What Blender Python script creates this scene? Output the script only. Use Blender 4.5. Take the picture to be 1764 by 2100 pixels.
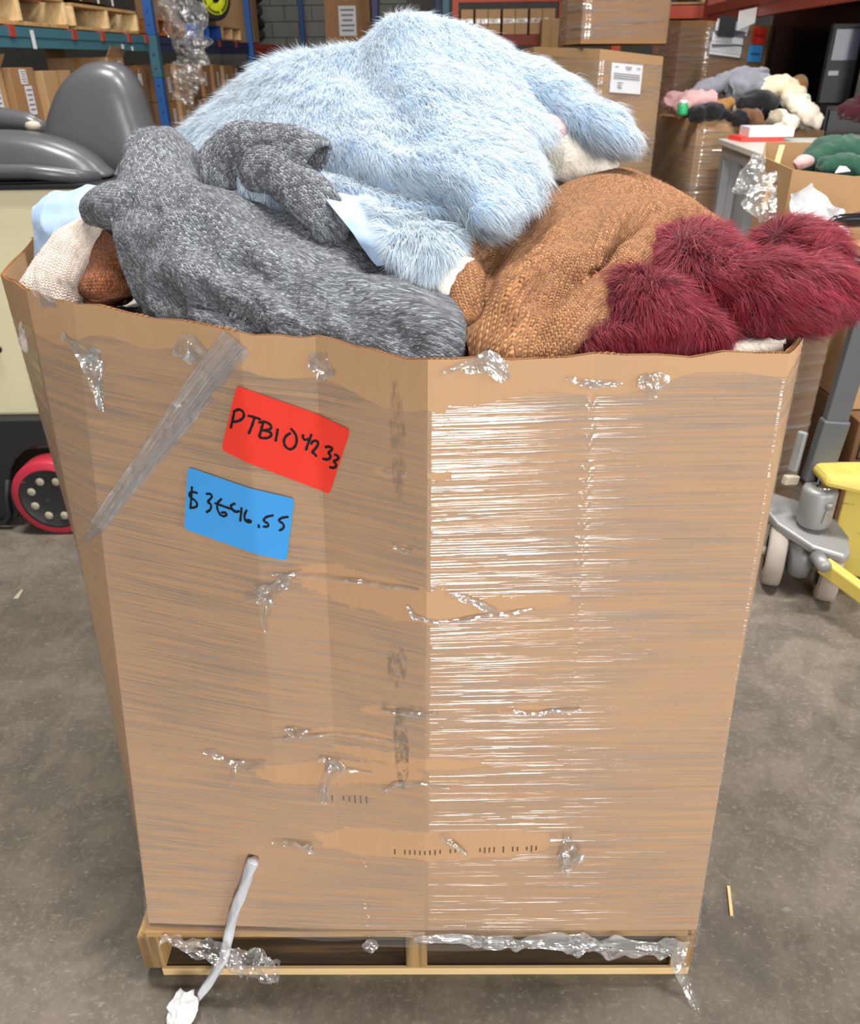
import bpy, math, random
import numpy as np
from mathutils import Matrix, Vector
random.seed(7)
rng = np.random.default_rng(7)
S = bpy.context.scene
COL = S.collection
for o in list(bpy.data.objects):
    bpy.data.objects.remove(o)

# ------------------------------------------------------------------ camera
cd = bpy.data.cameras.new('camera')
cd.sensor_fit = 'HORIZONTAL'; cd.sensor_width = 36.0; cd.lens = 33.673
cd.clip_start = 0.02; cd.clip_end = 80
cam = bpy.data.objects.new('camera', cd); COL.objects.link(cam)
cam.matrix_world = Matrix(((0.999908, 0.013558, 0.0, 0.0),
                           (-0.006618, 0.488074, -0.872777, 0.0),
                           (-0.011833, 0.872697, 0.488119, 1.52),
                           (0, 0, 0, 1)))
cd.dof.use_dof = True; cd.dof.focus_distance = 1.05; cd.dof.aperture_fstop = 11.0
S.camera = cam

# ------------------------------------------------------------------ light and exposure
S.view_settings.view_transform = 'Standard'; S.view_settings.look = 'None'
S.view_settings.exposure = 0.0; S.view_settings.gamma = 1.0
S.view_settings.use_curve_mapping = False
S.cycles.max_bounces = 6; S.cycles.diffuse_bounces = 3; S.cycles.glossy_bounces = 3; S.cycles.transmission_bounces = 3; S.cycles.transparent_max_bounces = 10
S.cycles.caustics_reflective = False; S.cycles.caustics_refractive = False
S.cycles.adaptive_threshold = 0.04
wd = bpy.data.worlds.new('world'); S.world = wd; wd.use_nodes = True
bg = wd.node_tree.nodes['Background']
bg.inputs[0].default_value = (0.86, 0.93, 1.0, 1); bg.inputs[1].default_value = 0.30

def area(name, loc, target, sx, sy, power, col=(1, 1, 1), spread=180):
    l = bpy.data.lights.new(name, 'AREA'); l.shape = 'RECTANGLE'
    l.size = sx; l.size_y = sy; l.energy = power; l.color = col; l.spread = math.radians(spread)
    o = bpy.data.objects.new(name, l); COL.objects.link(o); o.location = loc
    o.rotation_euler = (Vector(target) - Vector(loc)).to_track_quat('-Z', 'Y').to_euler()
    return o
# daylight through the loading door behind the photographer, a second door to the right of it
area('loading_door_daylight', (0.50, -4.8, 2.3), (0.3, 1.5, 1.2), 1.35, 3.6, 300, (1.0, 0.99, 0.97))
area('side_door_daylight', (5.6, -2.8, 2.6), (0.3, 1.5, 0.7), 3.4, 3.4, 300, (1.0, 0.98, 0.95))
# high bay lamps under the roof
for i, (x, y) in enumerate(((-0.9, 2.3), (1.6, 1.3), (-1.0, 5.6), (1.6, 5.6))):
    area('high_bay_light_%d' % i, (x, y, 5.6), (x, y, 0), 1.3, 0.5, 245 if y < 3 else 80, (1.0, 0.97, 0.93))

# ------------------------------------------------------------------ helpers: things, meshes
WM = {}
def prop(o, label=None, cat=None, group=None, kind=None):
    if label: o['label'] = label
    if cat: o['category'] = cat
    if group: o['group'] = group
    if kind: o['kind'] = kind
    return o
def thing(name, label, cat, loc=(0, 0, 0), rz=0.0, group=None, rx=0.0, ry=0.0):
    o = bpy.data.objects.new(name, None); COL.objects.link(o)
    o.empty_display_size = 0.1
    o.location = loc; o.rotation_euler = (rx, ry, rz)
    WM[o.name] = Matrix.Translation(Vector(loc)) @ o.rotation_euler.to_matrix().to_4x4()
    return prop(o, label, cat, group)
def link_mesh(name, V, F, mat, parent=None, smooth=False, world=True, uv=None, bevel=0.0, shade=None, normals=None):
    """one mesh object; world=True: V are world coordinates and are brought into the parent's frame"""
    V = np.asarray(V, dtype=np.float64).reshape(-1, 3)
    me = bpy.data.meshes.new(name)
    if isinstance(F, np.ndarray):
        k = F.shape[1]; nf = F.shape[0]
        me.vertices.add(len(V)); me.loops.add(nf * k); me.polygons.add(nf)
        me.polygons.foreach_set('loop_start', np.arange(0, nf * k, k, dtype=np.int32))
        me.loops.foreach_set('vertex_index', F.astype(np.int32).ravel())
    else:
        me.from_pydata(V.tolist(), [], F)
    o = bpy.data.objects.new(name, me); COL.objects.link(o)
    M0 = Matrix.Identity(4)
    if parent is not None:
        o.parent = parent
        M0 = WM.get(parent.name, Matrix.Identity(4))
    WM[o.name] = M0.copy()
    if world and parent is not None:
        A = np.array(M0.inverted()); V = V @ A[:3, :3].T + A[:3, 3]
    me.vertices.foreach_set('co', V.astype(np.float32).ravel())
    me.update(calc_edges=True)
    if uv is not None:
        ul = me.uv_layers.new(name='UVMap')
        li = np.empty(len(me.loops), dtype=np.int32); me.loops.foreach_get('vertex_index', li)
        ul.data.foreach_set('uv', np.asarray(uv, dtype=np.float32)[li].ravel())
    if smooth:
        me.polygons.foreach_set('use_smooth', np.ones(len(me.polygons), dtype=bool))
    if normals is not None:
        me.normals_split_custom_set_from_vertices(np.asarray(normals, dtype=np.float32).tolist())
    if mat is not None:
        me.materials.append(mat)
    if bevel > 0:
        b = o.modifiers.new('bevel', 'BEVEL'); b.width = bevel; b.segments = 2; b.limit_method = 'ANGLE'; b.angle_limit = 0.6
        b.harden_normals = False
    return o

class MB:
    """collects shapes, then links them as ONE mesh object"""
    def __init__(s): s.V = []; s.F = []; s.M = None
    def _add(s, V, F):
        n = len(s.V)
        s.V.extend([tuple(v) for v in V]); s.F.extend([tuple(i + n for i in f) for f in F]); return s
    def box(s, lo, hi, rz=0.0, c=None):
        x0, y0, z0 = lo; x1, y1, z1 = hi
        V = [(x0, y0, z0), (x1, y0, z0), (x1, y1, z0), (x0, y1, z0), (x0, y0, z1), (x1, y0, z1), (x1, y1, z1), (x0, y1, z1)]
        if rz:
            cx, cy = c if c else ((x0 + x1) / 2, (y0 + y1) / 2); a, b = math.cos(rz), math.sin(rz)
            V = [(cx + (x - cx) * a - (y - cy) * b, cy + (x - cx) * b + (y - cy) * a, z) for x, y, z in V]
        return s.hexa(V)
    def hexa(s, V):
        return s._add(V, [(0, 3, 2, 1), (4, 5, 6, 7), (0, 1, 5, 4), (1, 2, 6, 5), (2, 3, 7, 6), (3, 0, 4, 7)])
    def bar(s, a, b, w, h, up=(0, 0, 1), w2=None, h2=None):
        a = Vector(a); b = Vector(b); d = (b - a).normalized(); u = Vector(up)
        r = d.cross(u)
        if r.length < 1e-4: r = d.cross(Vector((0, 1, 0)))
        r.normalize(); u = r.cross(d).normalized(); w2 = w2 or w; h2 = h2 or h
        V = []
        for p, ww, hh in ((a, w, h), (b, w2, h2)):
            for sx, sy in ((-1, -1), (1, -1), (1, 1), (-1, 1)):
                V.append(p + r * (sx * ww / 2) + u * (sy * hh / 2))
        return s.hexa(V)
    def tube(s, path, r, n=10, cap=True, flat=1.0):
        P = [Vector(p) for p in path]; m = len(P)
        R = r if hasattr(r, '__len__') else [r] * m
        V = []; prev = None
        for i in range(m):
            t = (P[min(i + 1, m - 1)] - P[max(i - 1, 0)]).normalized()
            if prev is None:
                u = t.cross(Vector((0, 0, 1)))
                if u.length < 0.05: u = t.cross(Vector((1, 0, 0)))
            else:
                u = prev - t * prev.dot(t)
            u.normalize(); prev = u; w = t.cross(u)
            for k in range(n):
                a = 2 * math.pi * k / n
                V.append(P[i] + u * (math.cos(a) * R[i]) + w * (math.sin(a) * R[i] * flat))
        F = []
        for i in range(m - 1):
            for k in range(n):
                a = i * n + k; b = i * n + (k + 1) % n
                F.append((a, b, b + n, a + n))
        if cap:
            F.append(tuple(range(n))[::-1]); F.append(tuple((m - 1) * n + k for k in range(n)))
        return s._add(V, F)
    def lathe(s, prof, n=24, axis='Z', c=(0, 0, 0), cap=True):
        V = []; m = len(prof)
        for r, h in prof:
            for k in range(n):
                a = 2 * math.pi * k / n; x, y = r * math.cos(a), r * math.sin(a)
                p = {'Z': (x, y, h), 'X': (h, x, y), 'Y': (y, h, x)}[axis]
                V.append((p[0] + c[0], p[1] + c[1], p[2] + c[2]))
        F = []
        for i in range(m - 1):
            for k in range(n):
                a = i * n + k; b = i * n + (k + 1) % n; F.append((a, b, b + n, a + n))
        if cap:
            F.append(tuple(range(n))[::-1]); F.append(tuple((m - 1) * n + k for k in range(n)))
        return s._add(V, F)
    def prism(s, poly, vec):
        """polygon of 3-D points swept along vec"""
        n = len(poly); v = Vector(vec)
        V = [Vector(p) for p in poly] + [Vector(p) + v for p in poly]
        F = [tuple(range(n))[::-1], tuple(range(n, 2 * n))] + [(i, (i + 1) % n, n + (i + 1) % n, n + i) for i in range(n)]
        return s._add(V, F)
    def grid(s, G):
        G = np.asarray(G); a, b = G.shape[:2]
        F = [(i * b + j, i * b + j + 1, (i + 1) * b + j + 1, (i + 1) * b + j) for i in range(a - 1) for j in range(b - 1)]
        return s._add(G.reshape(-1, 3).tolist(), F)
    def build(s, name, mat, parent=None, smooth=False, world=True, bevel=0.0):
        return link_mesh(name, s.V, s.F, mat, parent, smooth, world, bevel=bevel)
def build_thing(o, label, cat, group=None):
    return prop(o, label, cat, group)
def copy_tree(o, parent=None, loc=None, rz=None, label=None, group=None):
    c = o.copy(); COL.objects.link(c); c.parent = parent
    if loc is not None: c.location = loc
    if rz is not None: c.rotation_euler = (0, 0, rz)
    if label: c['label'] = label
    if group: c['group'] = group
    for ch in list(o.children):
        copy_tree(ch, c)
    return c

# numpy value noise ------------------------------------------------
_perm = np.random.default_rng(3).random((64, 64, 64)).astype(np.float64)
def vnoise(p):
    p = np.asarray(p, dtype=np.float64); i = np.floor(p).astype(int); f = p - i; f = f * f * (3 - 2 * f)
    out = 0
    for dx in (0, 1):
        for dy in (0, 1):
            for dz in (0, 1):
                w = (f[..., 0] if dx else 1 - f[..., 0]) * (f[..., 1] if dy else 1 - f[..., 1]) * (f[..., 2] if dz else 1 - f[..., 2])
                out = out + w * _perm[(i[..., 0] + dx) % 64, (i[..., 1] + dy) % 64, (i[..., 2] + dz) % 64]
    return out * 2 - 1
def fbm(p, oct=3):
    p = np.asarray(p, dtype=np.float64); s = 0; a = 1
    for k in range(oct):
        s = s + a * vnoise(p * 2 ** k + 7.3 * k); a *= 0.5
    return s

# ------------------------------------------------------------------ materials
class NT:
    def __init__(s, name):
        s.m = bpy.data.materials.new(name); s.m.use_nodes = True
        s.t = s.m.node_tree; s.n = s.t.nodes; s.n.clear()
        s.out = s.n.new('ShaderNodeOutputMaterial')
    def __call__(s, typ, ins=None, **at):
        x = s.n.new('ShaderNode' + typ)
        for k, v in at.items(): setattr(x, k, v)
        for k, v in (ins or {}).items(): s.set(x.inputs[k], v)
        return x
    def set(s, sock, v):
        if isinstance(v, bpy.types.NodeSocket): s.t.links.new(v, sock)
        elif isinstance(v, bpy.types.Node): s.t.links.new(v.outputs[0], sock)
        else:
            if hasattr(sock.default_value, '__len__') and len(sock.default_value) == 4 and len(v) == 3: v = (*v, 1)
            sock.default_value = v
    def coord(s, which='Object', scale=(1, 1, 1), rot=(0, 0, 0), loc=(0, 0, 0)):
        c = s('TexCoord')
        return s('Mapping', {'Vector': c.outputs[which], 'Scale': scale, 'Rotation': rot, 'Location': loc}).outputs[0]
    def noise(s, vec, scale=5, detail=3, rough=0.55, dist=0.0):
        return s('TexNoise', {'Vector': vec, 'Scale': scale, 'Detail': detail, 'Roughness': rough, 'Distortion': dist}).outputs['Fac']
    def ramp(s, fac, stops, interp='LINEAR'):
        r = s('ValToRGB', {'Fac': fac}); cr = r.color_ramp; cr.interpolation = interp
        while len(cr.elements) < len(stops): cr.elements.new(0.5)
        for e, (p, c) in zip(cr.elements, stops):
            e.position = p; e.color = (*c, 1) if hasattr(c, '__len__') else (c, c, c, 1)
        return r.outputs[0]
    def mix(s, fac, a, b, blend='MIX'):
        x = s('Mix', data_type='RGBA', blend_type=blend)
        s.set(x.inputs[0], fac); s.set(x.inputs[6], a); s.set(x.inputs[7], b); return x.outputs[2]
    def math(s, op, a, b=0.0, c=0.0, clamp=False):
        x = s('Math', operation=op, use_clamp=clamp); s.set(x.inputs[0], a); s.set(x.inputs[1], b)
        if op in ('MULTIPLY_ADD', 'SMOOTH_MIN', 'SMOOTH_MAX', 'WRAP'): s.set(x.inputs[2], c)
        return x.outputs[0]
    def bump(s, h, strength=0.3, dist=0.01, normal=None):
        i = {'Height': h, 'Strength': strength, 'Distance': dist}
        if normal is not None: i['Normal'] = normal
        return s('Bump', i).outputs[0]
    def bsdf(s, color, rough=0.6, metal=0.0, normal=None, spec=0.5, **k):
        i = {'Base Color': color, 'Roughness': rough, 'Metallic': metal, 'Specular IOR Level': spec}
        i.update(k)
        if normal is not None: i['Normal'] = normal
        b = s('BsdfPrincipled', i); s.t.links.new(b.outputs[0], s.out.inputs[0]); return b
    def surf(s, sh):
        s.set(s.out.inputs[0], sh); return s.m
def srgb(r, g, b):
    return tuple((c / 255 / 12.92) if c / 255 <= 0.04045 else ((c / 255 + 0.055) / 1.055) ** 2.4 for c in (r, g, b))
def simple(name, col, rough=0.6, metal=0.0, var=0.12, scale=8, spec=0.5, bump=0.0, bscale=60, **k):
    """one colour with mild blotches of wear"""
    n = NT(name); v = n.coord('Object')
    f = n.noise(v, scale, 4)
    c = n.mix(f, tuple(x * (1 - var) for x in col), tuple(min(1, x * (1 + var)) for x in col))
    nn = n.bump(n.noise(v, bscale, 3), bump, 0.004) if bump else None
    n.bsdf(c, rough, metal, nn, spec, **k); return n.m
def cardboard(name, base, dark=0.86, flute=True, scuff=0.0, rough=0.75):
    n = NT(name); v = n.coord('Object')
    f = n.noise(v, 3.0, 4); g = n.noise(n.coord('Object', (160, 160, 8)), 1.0, 2)
    c = n.mix(f, tuple(x * dark for x in base), base)
    c = n.mix(n.math('MULTIPLY', g, 0.10), c, tuple(x * 0.72 for x in base))
    sp = n.ramp(n.noise(v, 240, 2), [(0.68, 0.0), (0.74, 1.0)])
    c = n.mix(n.math('MULTIPLY', sp, 0.25), c, tuple(x * 0.4 for x in base))
    nn = n.bump(n.noise(n.coord('Object', (130, 130, 3)), 1.0, 1), 0.07, 0.002) if flute else None
    n.bsdf(c, rough, 0, nn, 0.3); return n.m
M = {}
M['card'] = cardboard('cardboard_kraft', srgb(198, 158, 120))
M['card_in'] = cardboard('cardboard_inside', srgb(190, 150, 112))
M['card_edge'] = cardboard('cardboard_edge', srgb(196, 150, 104), 0.7)
M['card_b'] = cardboard('cardboard_brown', srgb(160, 121, 84))
M['card_c'] = cardboard('cardboard_tan', srgb(184, 147, 106))
M['card_d'] = cardboard('cardboard_dark', srgb(128, 95, 65))
M['white'] = simple('white_paint', (0.78, 0.78, 0.76), 0.5)
M['paper'] = simple('white_paper', (0.80, 0.80, 0.84), 0.7)
M['black'] = simple('black_paint', (0.012, 0.012, 0.014), 0.45)
M['ink'] = simple('black_ink', (0.008, 0.008, 0.009), 0.5)
M['dkgrey'] = simple('dark_grey_metal', (0.055, 0.056, 0.06), 0.45, 0.3)
def wood(name, a, b, rough=0.7, ax='X', stain=0.0, seed=0.0):
    n = NT(name)
    sc = {'X': (1.2, 30, 30), 'Y': (30, 1.2, 30), 'Z': (30, 30, 1.2)}[ax]
    f = n.noise(n.coord('Object', sc, loc=(seed, seed, 0)), 1.0, 5, 0.6)
    c = n.mix(n.ramp(f, [(0.3, 0.0), (0.7, 1.0)]), a, b)
    if stain:
        st = n.ramp(n.noise(n.coord('Object', tuple(0.35 * q for q in sc), loc=(3 + seed, 1, 2)), 1.0, 5, 0.65), [(0.45, 0.0), (0.56, 1.0)])
        c = n.mix(n.math('MULTIPLY', st, stain), c, (0.03, 0.026, 0.024))
    n.bsdf(c, rough, 0, n.bump(f, 0.25, 0.003), 0.3); return n.m
M['wood'] = wood('pallet_wood', srgb(150, 112, 72), srgb(205, 165, 112))
M['wood_y'] = wood('pallet_wood_lengthwise', srgb(150, 112, 72), srgb(200, 160, 108), ax='Y')
M['wood_end'] = wood('pallet_wood_end', srgb(176, 132, 76), srgb(222, 184, 124), ax='Z', stain=0.75)
M['wood_dirty'] = wood('pallet_wood_dirty', srgb(128, 98, 68), srgb(176, 140, 98), stain=0.8)
M['wood_pale'] = wood('pallet_wood_pale', srgb(212, 176, 122), srgb(238, 208, 158))
# ------------------------------------------------------------------ floor and walls
def concrete():
    n = NT('concrete_floor'); v = n.coord('Object')
    big = n.noise(v, 1.3, 5, 0.6); mid = n.noise(v, 9, 6, 0.65, 0.4); fine = n.noise(v, 75, 4, 0.7)
    c = n.mix(big, srgb(84, 77, 69), srgb(112, 104, 94))
    c = n.mix(n.ramp(mid, [(0.40, 0.0), (0.62, 0.55)]), c, srgb(130, 121, 109))
    c = n.mix(n.ramp(fine, [(0.52, 0.0), (0.72, 0.6)]), c, srgb(146, 136, 121))
    dk = n.ramp(n.noise(v, 3.1, 5, 0.62, 0.8), [(0.50, 0.0), (0.68, 0.6)])
    c = n.mix(dk, c, srgb(64, 60, 57))
    sp = n.ramp(n.noise(n.coord('Object', (1, 1.8, 1), rot=(0, 0, 0.6)), 62, 4, 0.6, 0.8), [(0.60, 0.0), (0.72, 1.0)])
    c = n.mix(n.math('MULTIPLY', sp, 0.55), c, srgb(162, 154, 142))
    n.bsdf(c, n.ramp(mid, [(0.3, 0.5), (0.7, 0.75)]), 0, n.bump(n.math('ADD', mid, n.math('MULTIPLY', fine, 0.5)), 0.12, 0.004), 0.35)
    return n.m
M['concrete'] = concrete()
def block_wall():
    n = NT('block_wall'); v = n.coord('Object')
    c = n.mix(n.noise(v, 2, 4), srgb(150, 148, 140), srgb(172, 170, 162)); n.bsdf(c, 0.8, 0, n.bump(n.noise(v, 60, 3), 0.2, 0.004)); return n.m
M['block'] = block_wall()
M['mortar'] = simple('mortar', srgb(120, 117, 110), 0.9)
M['steel_wall'] = simple('wall_sheet', srgb(112, 108, 102), 0.7)
prop(MB().box((-9, -9, -0.2), (9, 15, 0)).build('floor', M['concrete']), 'grey stained concrete warehouse floor', kind='structure')
prop(MB().box((-9, 14.6, 0), (9, 14.8, 6.4)).build('wall_back', M['mortar']), 'grey concrete block wall at the back', kind='structure')
prop(MB().box((-9, -9, 0), (-8.8, 14.6, 6.4)).build('wall_left', M['steel_wall']), 'far left wall of the warehouse', kind='structure')
prop(MB().box((8.8, -9, 0), (9, 14.6, 6.4)).build('wall_right', M['steel_wall']), 'far right wall of the warehouse', kind='structure')
prop(MB().box((-9, -9, 6.4), (9, 14.8, 6.6)).build('ceiling', M['steel_wall']), 'pale sheet roof of the warehouse', kind='structure')
wb = bpy.data.objects['wall_back']
blk = None
for r in range(0, 10):
    for k in range(8):
        x = -3.4 + 0.42 * k + (0.21 if r % 2 else 0); z = 1.46 + 0.21 * r
        if blk is None:
            blk = MB().box((-0.205, -0.02, 0.005), (0.205, 0.02, 0.205)).build('block', M['block'], wb, world=False, bevel=0.006); b = blk
        else:
            b = blk.copy(); COL.objects.link(b)
        b.location = (x, 14.59, z)
# ------------------------------------------------------------------ pallet under the big carton
def pallet(name, label, loc, rz, group=None, L=1.04, D=1.22, mats=None, boards=5, gaps=True):
    """stringer pallet: local X across the boards, Y along the stringers, base at z=0"""
    wt, we, wn, wd_ = mats or (M['wood'], M['wood_end'], M['wood_pale'], M['wood_dirty'])
    t = thing(name, label, 'pallet', loc, rz, group)
    hx = L / 2
    for k, x in enumerate((-hx + 0.022, 0.0, hx - 0.022)):
        MB().box((x - 0.02, 0.0, 0.017), (x + 0.02, D, 0.112)).build('stringer', we, t, world=False, bevel=0.003)
    for k, y in enumerate((0.004, D * 0.5 - 0.05, D - 0.144)):
        MB().box((-hx + 0.03, y, 0.0), (hx - 0.005, y + 0.14, 0.0165)).build('bottom_board', wd_ if k == 0 else wt, t, world=False, bevel=0.002)
    for k in range(boards + 2):
        y = 0.0 + k * (D - 0.1) / (boards + 1)
        MB().box((-hx + 0.02, y, 0.1125), (hx - 0.02, y + 0.1, 0.1295)).build('top_board', wt, t, world=False, bevel=0.002)
    return t
pl = pallet('wooden_pallet', 'worn wooden pallet under the big wrapped carton of clothes', (-0.037, 0.912, 0), -0.012, mats=(M['wood'], M['wood_end'], M['wood_pale'], M['wood_dirty']))
# lit front edge of the bottom board, its brightness put in as paler wood
for c in [c for c in pl.children if c.name.startswith('bottom_board')][:1]:
    MB().box((-0.485, -0.002, 0.0), (0.515, 0.0038, 0.0195)).build('lit_edge', M['wood_pale'], c, world=False)

# ------------------------------------------------------------------ the big carton
BOX_TOP = [(0, .922), (-.145, 1.018), (-.25, 1.052), (-.532, 1.211), (-.632, 1.281), (-.739, 1.422), (-.812, 1.735), (-.72, 2.0), (-.45, 2.16), (.1, 2.2), (.42, 2.1), (.52, 1.8), (.50, 1.3), (.478, .998), (.433, .931), (.200, .932)]
BOX_BOT = [(-.02, .909), (-.17, .913), (-.27, .918), (-.53, .931), (-.548, .99), (-.555, 1.10), (-.555, 1.5), (-.55, 1.95), (-.5, 2.10), (0, 2.12), (.45, 2.1), (.475, 1.8), (.478, 1.3), (.480, .95), (.475, .903), (.215, .905)]
ZB, ZT = 0.137, 1.21
BT = np.array(BOX_TOP); BB = np.array(BOX_BOT)
def box_ring(t, off=0.0, sub=6):
    """outline of the carton wall at height fraction t, as closed polyline with sub pieces per panel, plus arc length"""
    P = BB * (1 - t) + BT * t; n = len(P); out = []; 
    for i in range(n):
        a, b = P[i], P[(i + 1) % n]
        for k in range(sub): out.append(a + (b - a) * k / sub)
    Q = np.array(out)
    if off:
        T = np.roll(Q, -1, 0) - np.roll(Q, 1, 0); N = np.stack([-T[:, 1], T[:, 0]], 1); N /= np.linalg.norm(N, axis=1)[:, None]
        ctr = P.mean(0); sg = np.sign(((Q - ctr) * N).sum(1)); N *= np.sign(sg.sum())
        Q = Q + N * off
    return Q
carton = thing('wrapped_carton', 'tall octagonal cardboard bulk carton wrapped in clear film, with red and blue labels', 'carton', (-0.04, 1.5, ZB))
def carton_wall():
    sub = 6; ts = np.linspace(0, 1, 23); ro = [box_ring(t, 0, sub) for t in ts]; ri = [box_ring(t, -0.007, sub) for t in ts]
    n = len(ro[0]); V = []; F = []
    def zz(t, Q):
        w = 0.0025 * np.sin(Q[:, 0] * 37) + 0.002 * np.sin(Q[:, 0] * 91 + 1)
        return ZB + (ZT - ZB) * t + (w if t > 0.999 else 0) + 0 * Q[:, 0]
    for t, Q in zip(ts, ro): V.append(np.column_stack([Q, zz(t, Q)]))
    V = np.concatenate(V)
    m = len(ts)
    for i in range(m - 1):
        for k in range(n):
            a = i * n + k; b = i * n + (k + 1) % n; F.append((b, a, a + n, b + n))
    link_mesh('outer_liner', V, F, M['card_main'], carton)
    V = np.concatenate([np.column_stack([Q, zz(t, Q)]) for t, Q in zip(ts, ri)]); F = []
    for i in range(m - 1):
        for k in range(n):
            a = i * n + k; b = i * n + (k + 1) % n; F.append((a, b, b + n, a + n))
    F.append(tuple(range(n)))
    link_mesh('inner_liner', V, F, M['card_in'], carton)
    # corrugated core seen at the cut rim: a zigzag between the liners
    Qo, Qi = box_ring(1, -0.0012, 60), box_ring(1, -0.0058, 60); V = []; F = []
    zo = ZT + 0.0025 * np.sin(Qo[:, 0] * 37) + 0.002 * np.sin(Qo[:, 0] * 91 + 1)
    N = len(Qo)
    for k in range(N):
        q = Qo[k] if k % 2 else Qi[k]
        V += [(q[0], q[1], zo[k] - 0.012), (q[0], q[1], zo[k] - 0.0004)]
    for k in range(N):
        a = 2 * k; b = 2 * ((k + 1) % N); F.append((a, b, b + 1, a + 1))
    prop(link_mesh('corrugated_core', V, F, M['card_edge'], carton), kind='stuff')
    # the rim band itself, a little below the liner edges
    V = []; F = []; A, B = box_ring(1, -0.0002, sub), box_ring(1, -0.0068, sub)
    z = ZT + 0.0025 * np.sin(A[:, 0] * 37) + 0.002 * np.sin(A[:, 0] * 91 + 1) - 0.003
    V = np.concatenate([np.column_stack([A, z]), np.column_stack([B, z])]); n = len(A)
    F = [(k, (k + 1) % n, n + (k + 1) % n, n + k) for k in range(n)]
    link_mesh('rim', V, F, M['card_edge'], carton)
def card_main():
    """kraft board with creases, scuffs and ink marks of its own"""
    n = NT('cardboard_carton'); v = n.coord('Object'); base = srgb(198, 158, 120)
    f = n.noise(v, 2.2, 4); g = n.noise(n.coord('Object', (140, 140, 5)), 1.0, 2)
    c = n.mix(f, tuple(x * 0.88 for x in base), base)
    c = n.mix(n.math('MULTIPLY', g, 0.10), c, tuple(x * 0.7 for x in base))
    sp = n.ramp(n.noise(v, 210, 2), [(0.70, 0.0), (0.75, 1.0)])
    c = n.mix(n.math('MULTIPLY', sp, 0.35), c, tuple(x * 0.35 for x in base))
    # grey smudges left of the middle fold (object frame: origin at the carton base)
    def blob(cx, cz, rx, rz, amt, sc=60, lo=0.45, hi=0.65):
        nonlocal c
        m = n('Mapping', {'Vector': n('TexCoord').outputs['Object'], 'Location': (-cx / rx, 0, -cz / rz), 'Scale': (1 / rx, 0, 1 / rz)}).outputs[0]
        d = n.math('SUBTRACT', 1.0, n('VectorMath', {0: m}, operation='LENGTH').outputs['Value'], clamp=True)
        k = n.ramp(n.math('MULTIPLY', n.noise(n.coord('Object', (1, 1, 0.5)), sc, 4, 0.7), n.ramp(d, [(0.0, 0.3), (0.35, 1.0)])), [(lo, 0.0), (hi, 1.0)])
        k = n.math('MULTIPLY', k, n.ramp(d, [(0.0, 0.0), (0.12, 1.0)]))
        c = n.mix(n.math('MULTIPLY', k, amt), c, (0.055, 0.05, 0.055))
    blob(-0.012, 0.60, 0.022, 0.06, 0.55, 90); blob(-0.01, 0.44, 0.016, 0.12, 0.6, 110, 0.40, 0.6); blob(0.005, 0.52, 0.07, 0.018, 0.4, 120)
    blob(0.0, 0.96, 0.014, 0.12, 0.45, 90, 0.42)
    n.bsdf(c, 0.75, 0, n.bump(n.noise(n.coord('Object', (120, 120, 2)), 1.0, 1), 0.06, 0.002), 0.3); return n.m
M['card_main'] = card_main()
carton_wall()
# ------------------------------------------------------------------ stretch film, labels and loose film on the carton
def frontY(x, z):
    """depth of the carton's front at world x and height z"""
    t = min(max((z - ZB) / (ZT - ZB), -0.1), 1.1)
    idx = [5, 4, 3, 2, 1, 0, 15, 14]
    P = BB[idx] * (1 - t) + BT[idx] * t
    return float(np.interp(x, P[:, 0], P[:, 1]))
def skin(x, z, off=0.003):
    e = 0.02
    dx = (frontY(x + e, z) - frontY(x - e, z)) / (2 * e); dz = (frontY(x, z + e) - frontY(x, z - e)) / (2 * e)
    nn = Vector((dx, -1.0, dz)).normalized()
    return Vector((x, frontY(x, z), z)) + nn * off, nn
def film_mat(name, streak=(5.0, 170.0), a0=0.05, a1=0.42, haze=0.07, haze1=0.18, rough=0.16, bstr=0.9, tint=(0.97, 0.965, 0.955), coord='UV', lo=0.52, hi=0.70, bdist=0.006):
    n = NT(name)
    s1 = n.noise(n.coord(coord, (streak[0], streak[1], streak[0]), rot=(0, 0, 0.05)), 1.0, 2, 0.5, 0.25)
    s2 = n.noise(n.coord(coord, (streak[0] * 0.55, streak[1] * 0.30, streak[0]), rot=(0, 0, -0.07), loc=(3, 5, 1)), 1.0, 2, 0.5, 0.5)
    big = n.noise(n.coord(coord, (3.5, 5, 3.5)), 1.0, 3)
    h = n.math('ADD', n.math('MULTIPLY', s1, 0.6), n.math('MULTIPLY', s2, 1.0))
    mk = n.ramp(n.math('MULTIPLY_ADD', s1, 0.6, n.math('MULTIPLY', s2, 0.4)), [(lo, 0.0), (hi, 1.0)])
    mk = n.math('MULTIPLY', mk, n.ramp(big, [(0.34, 0.25), (0.6, 1.0)]))
    nb = n.bump(h, bstr, bdist)
    gl = n('BsdfGlossy', {'Color': (1, 1, 1, 1), 'Roughness': rough, 'Normal': nb})
    tr = n('BsdfTransparent', {'Color': (*tint, 1)})
    di = n('BsdfDiffuse', {'Color': (0.78, 0.78, 0.78, 1), 'Normal': nb})
    m1 = n('MixShader', {0: n.math('MULTIPLY_ADD', mk, a1, a0), 1: tr.outputs[0], 2: gl.outputs[0]})
    m2 = n('MixShader', {0: n.math('MULTIPLY_ADD', mk, haze1, haze), 1: m1.outputs[0], 2: di.outputs[0]})
    n.surf(m2.outputs[0]); return n.m
M['film'] = film_mat('stretch_film', (5.5, 400.0), a0=0.04, a1=0.34, haze=0.04, haze1=0.07, rough=0.10, bstr=1.0, lo=0.44, hi=0.62, bdist=0.0022)
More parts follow.
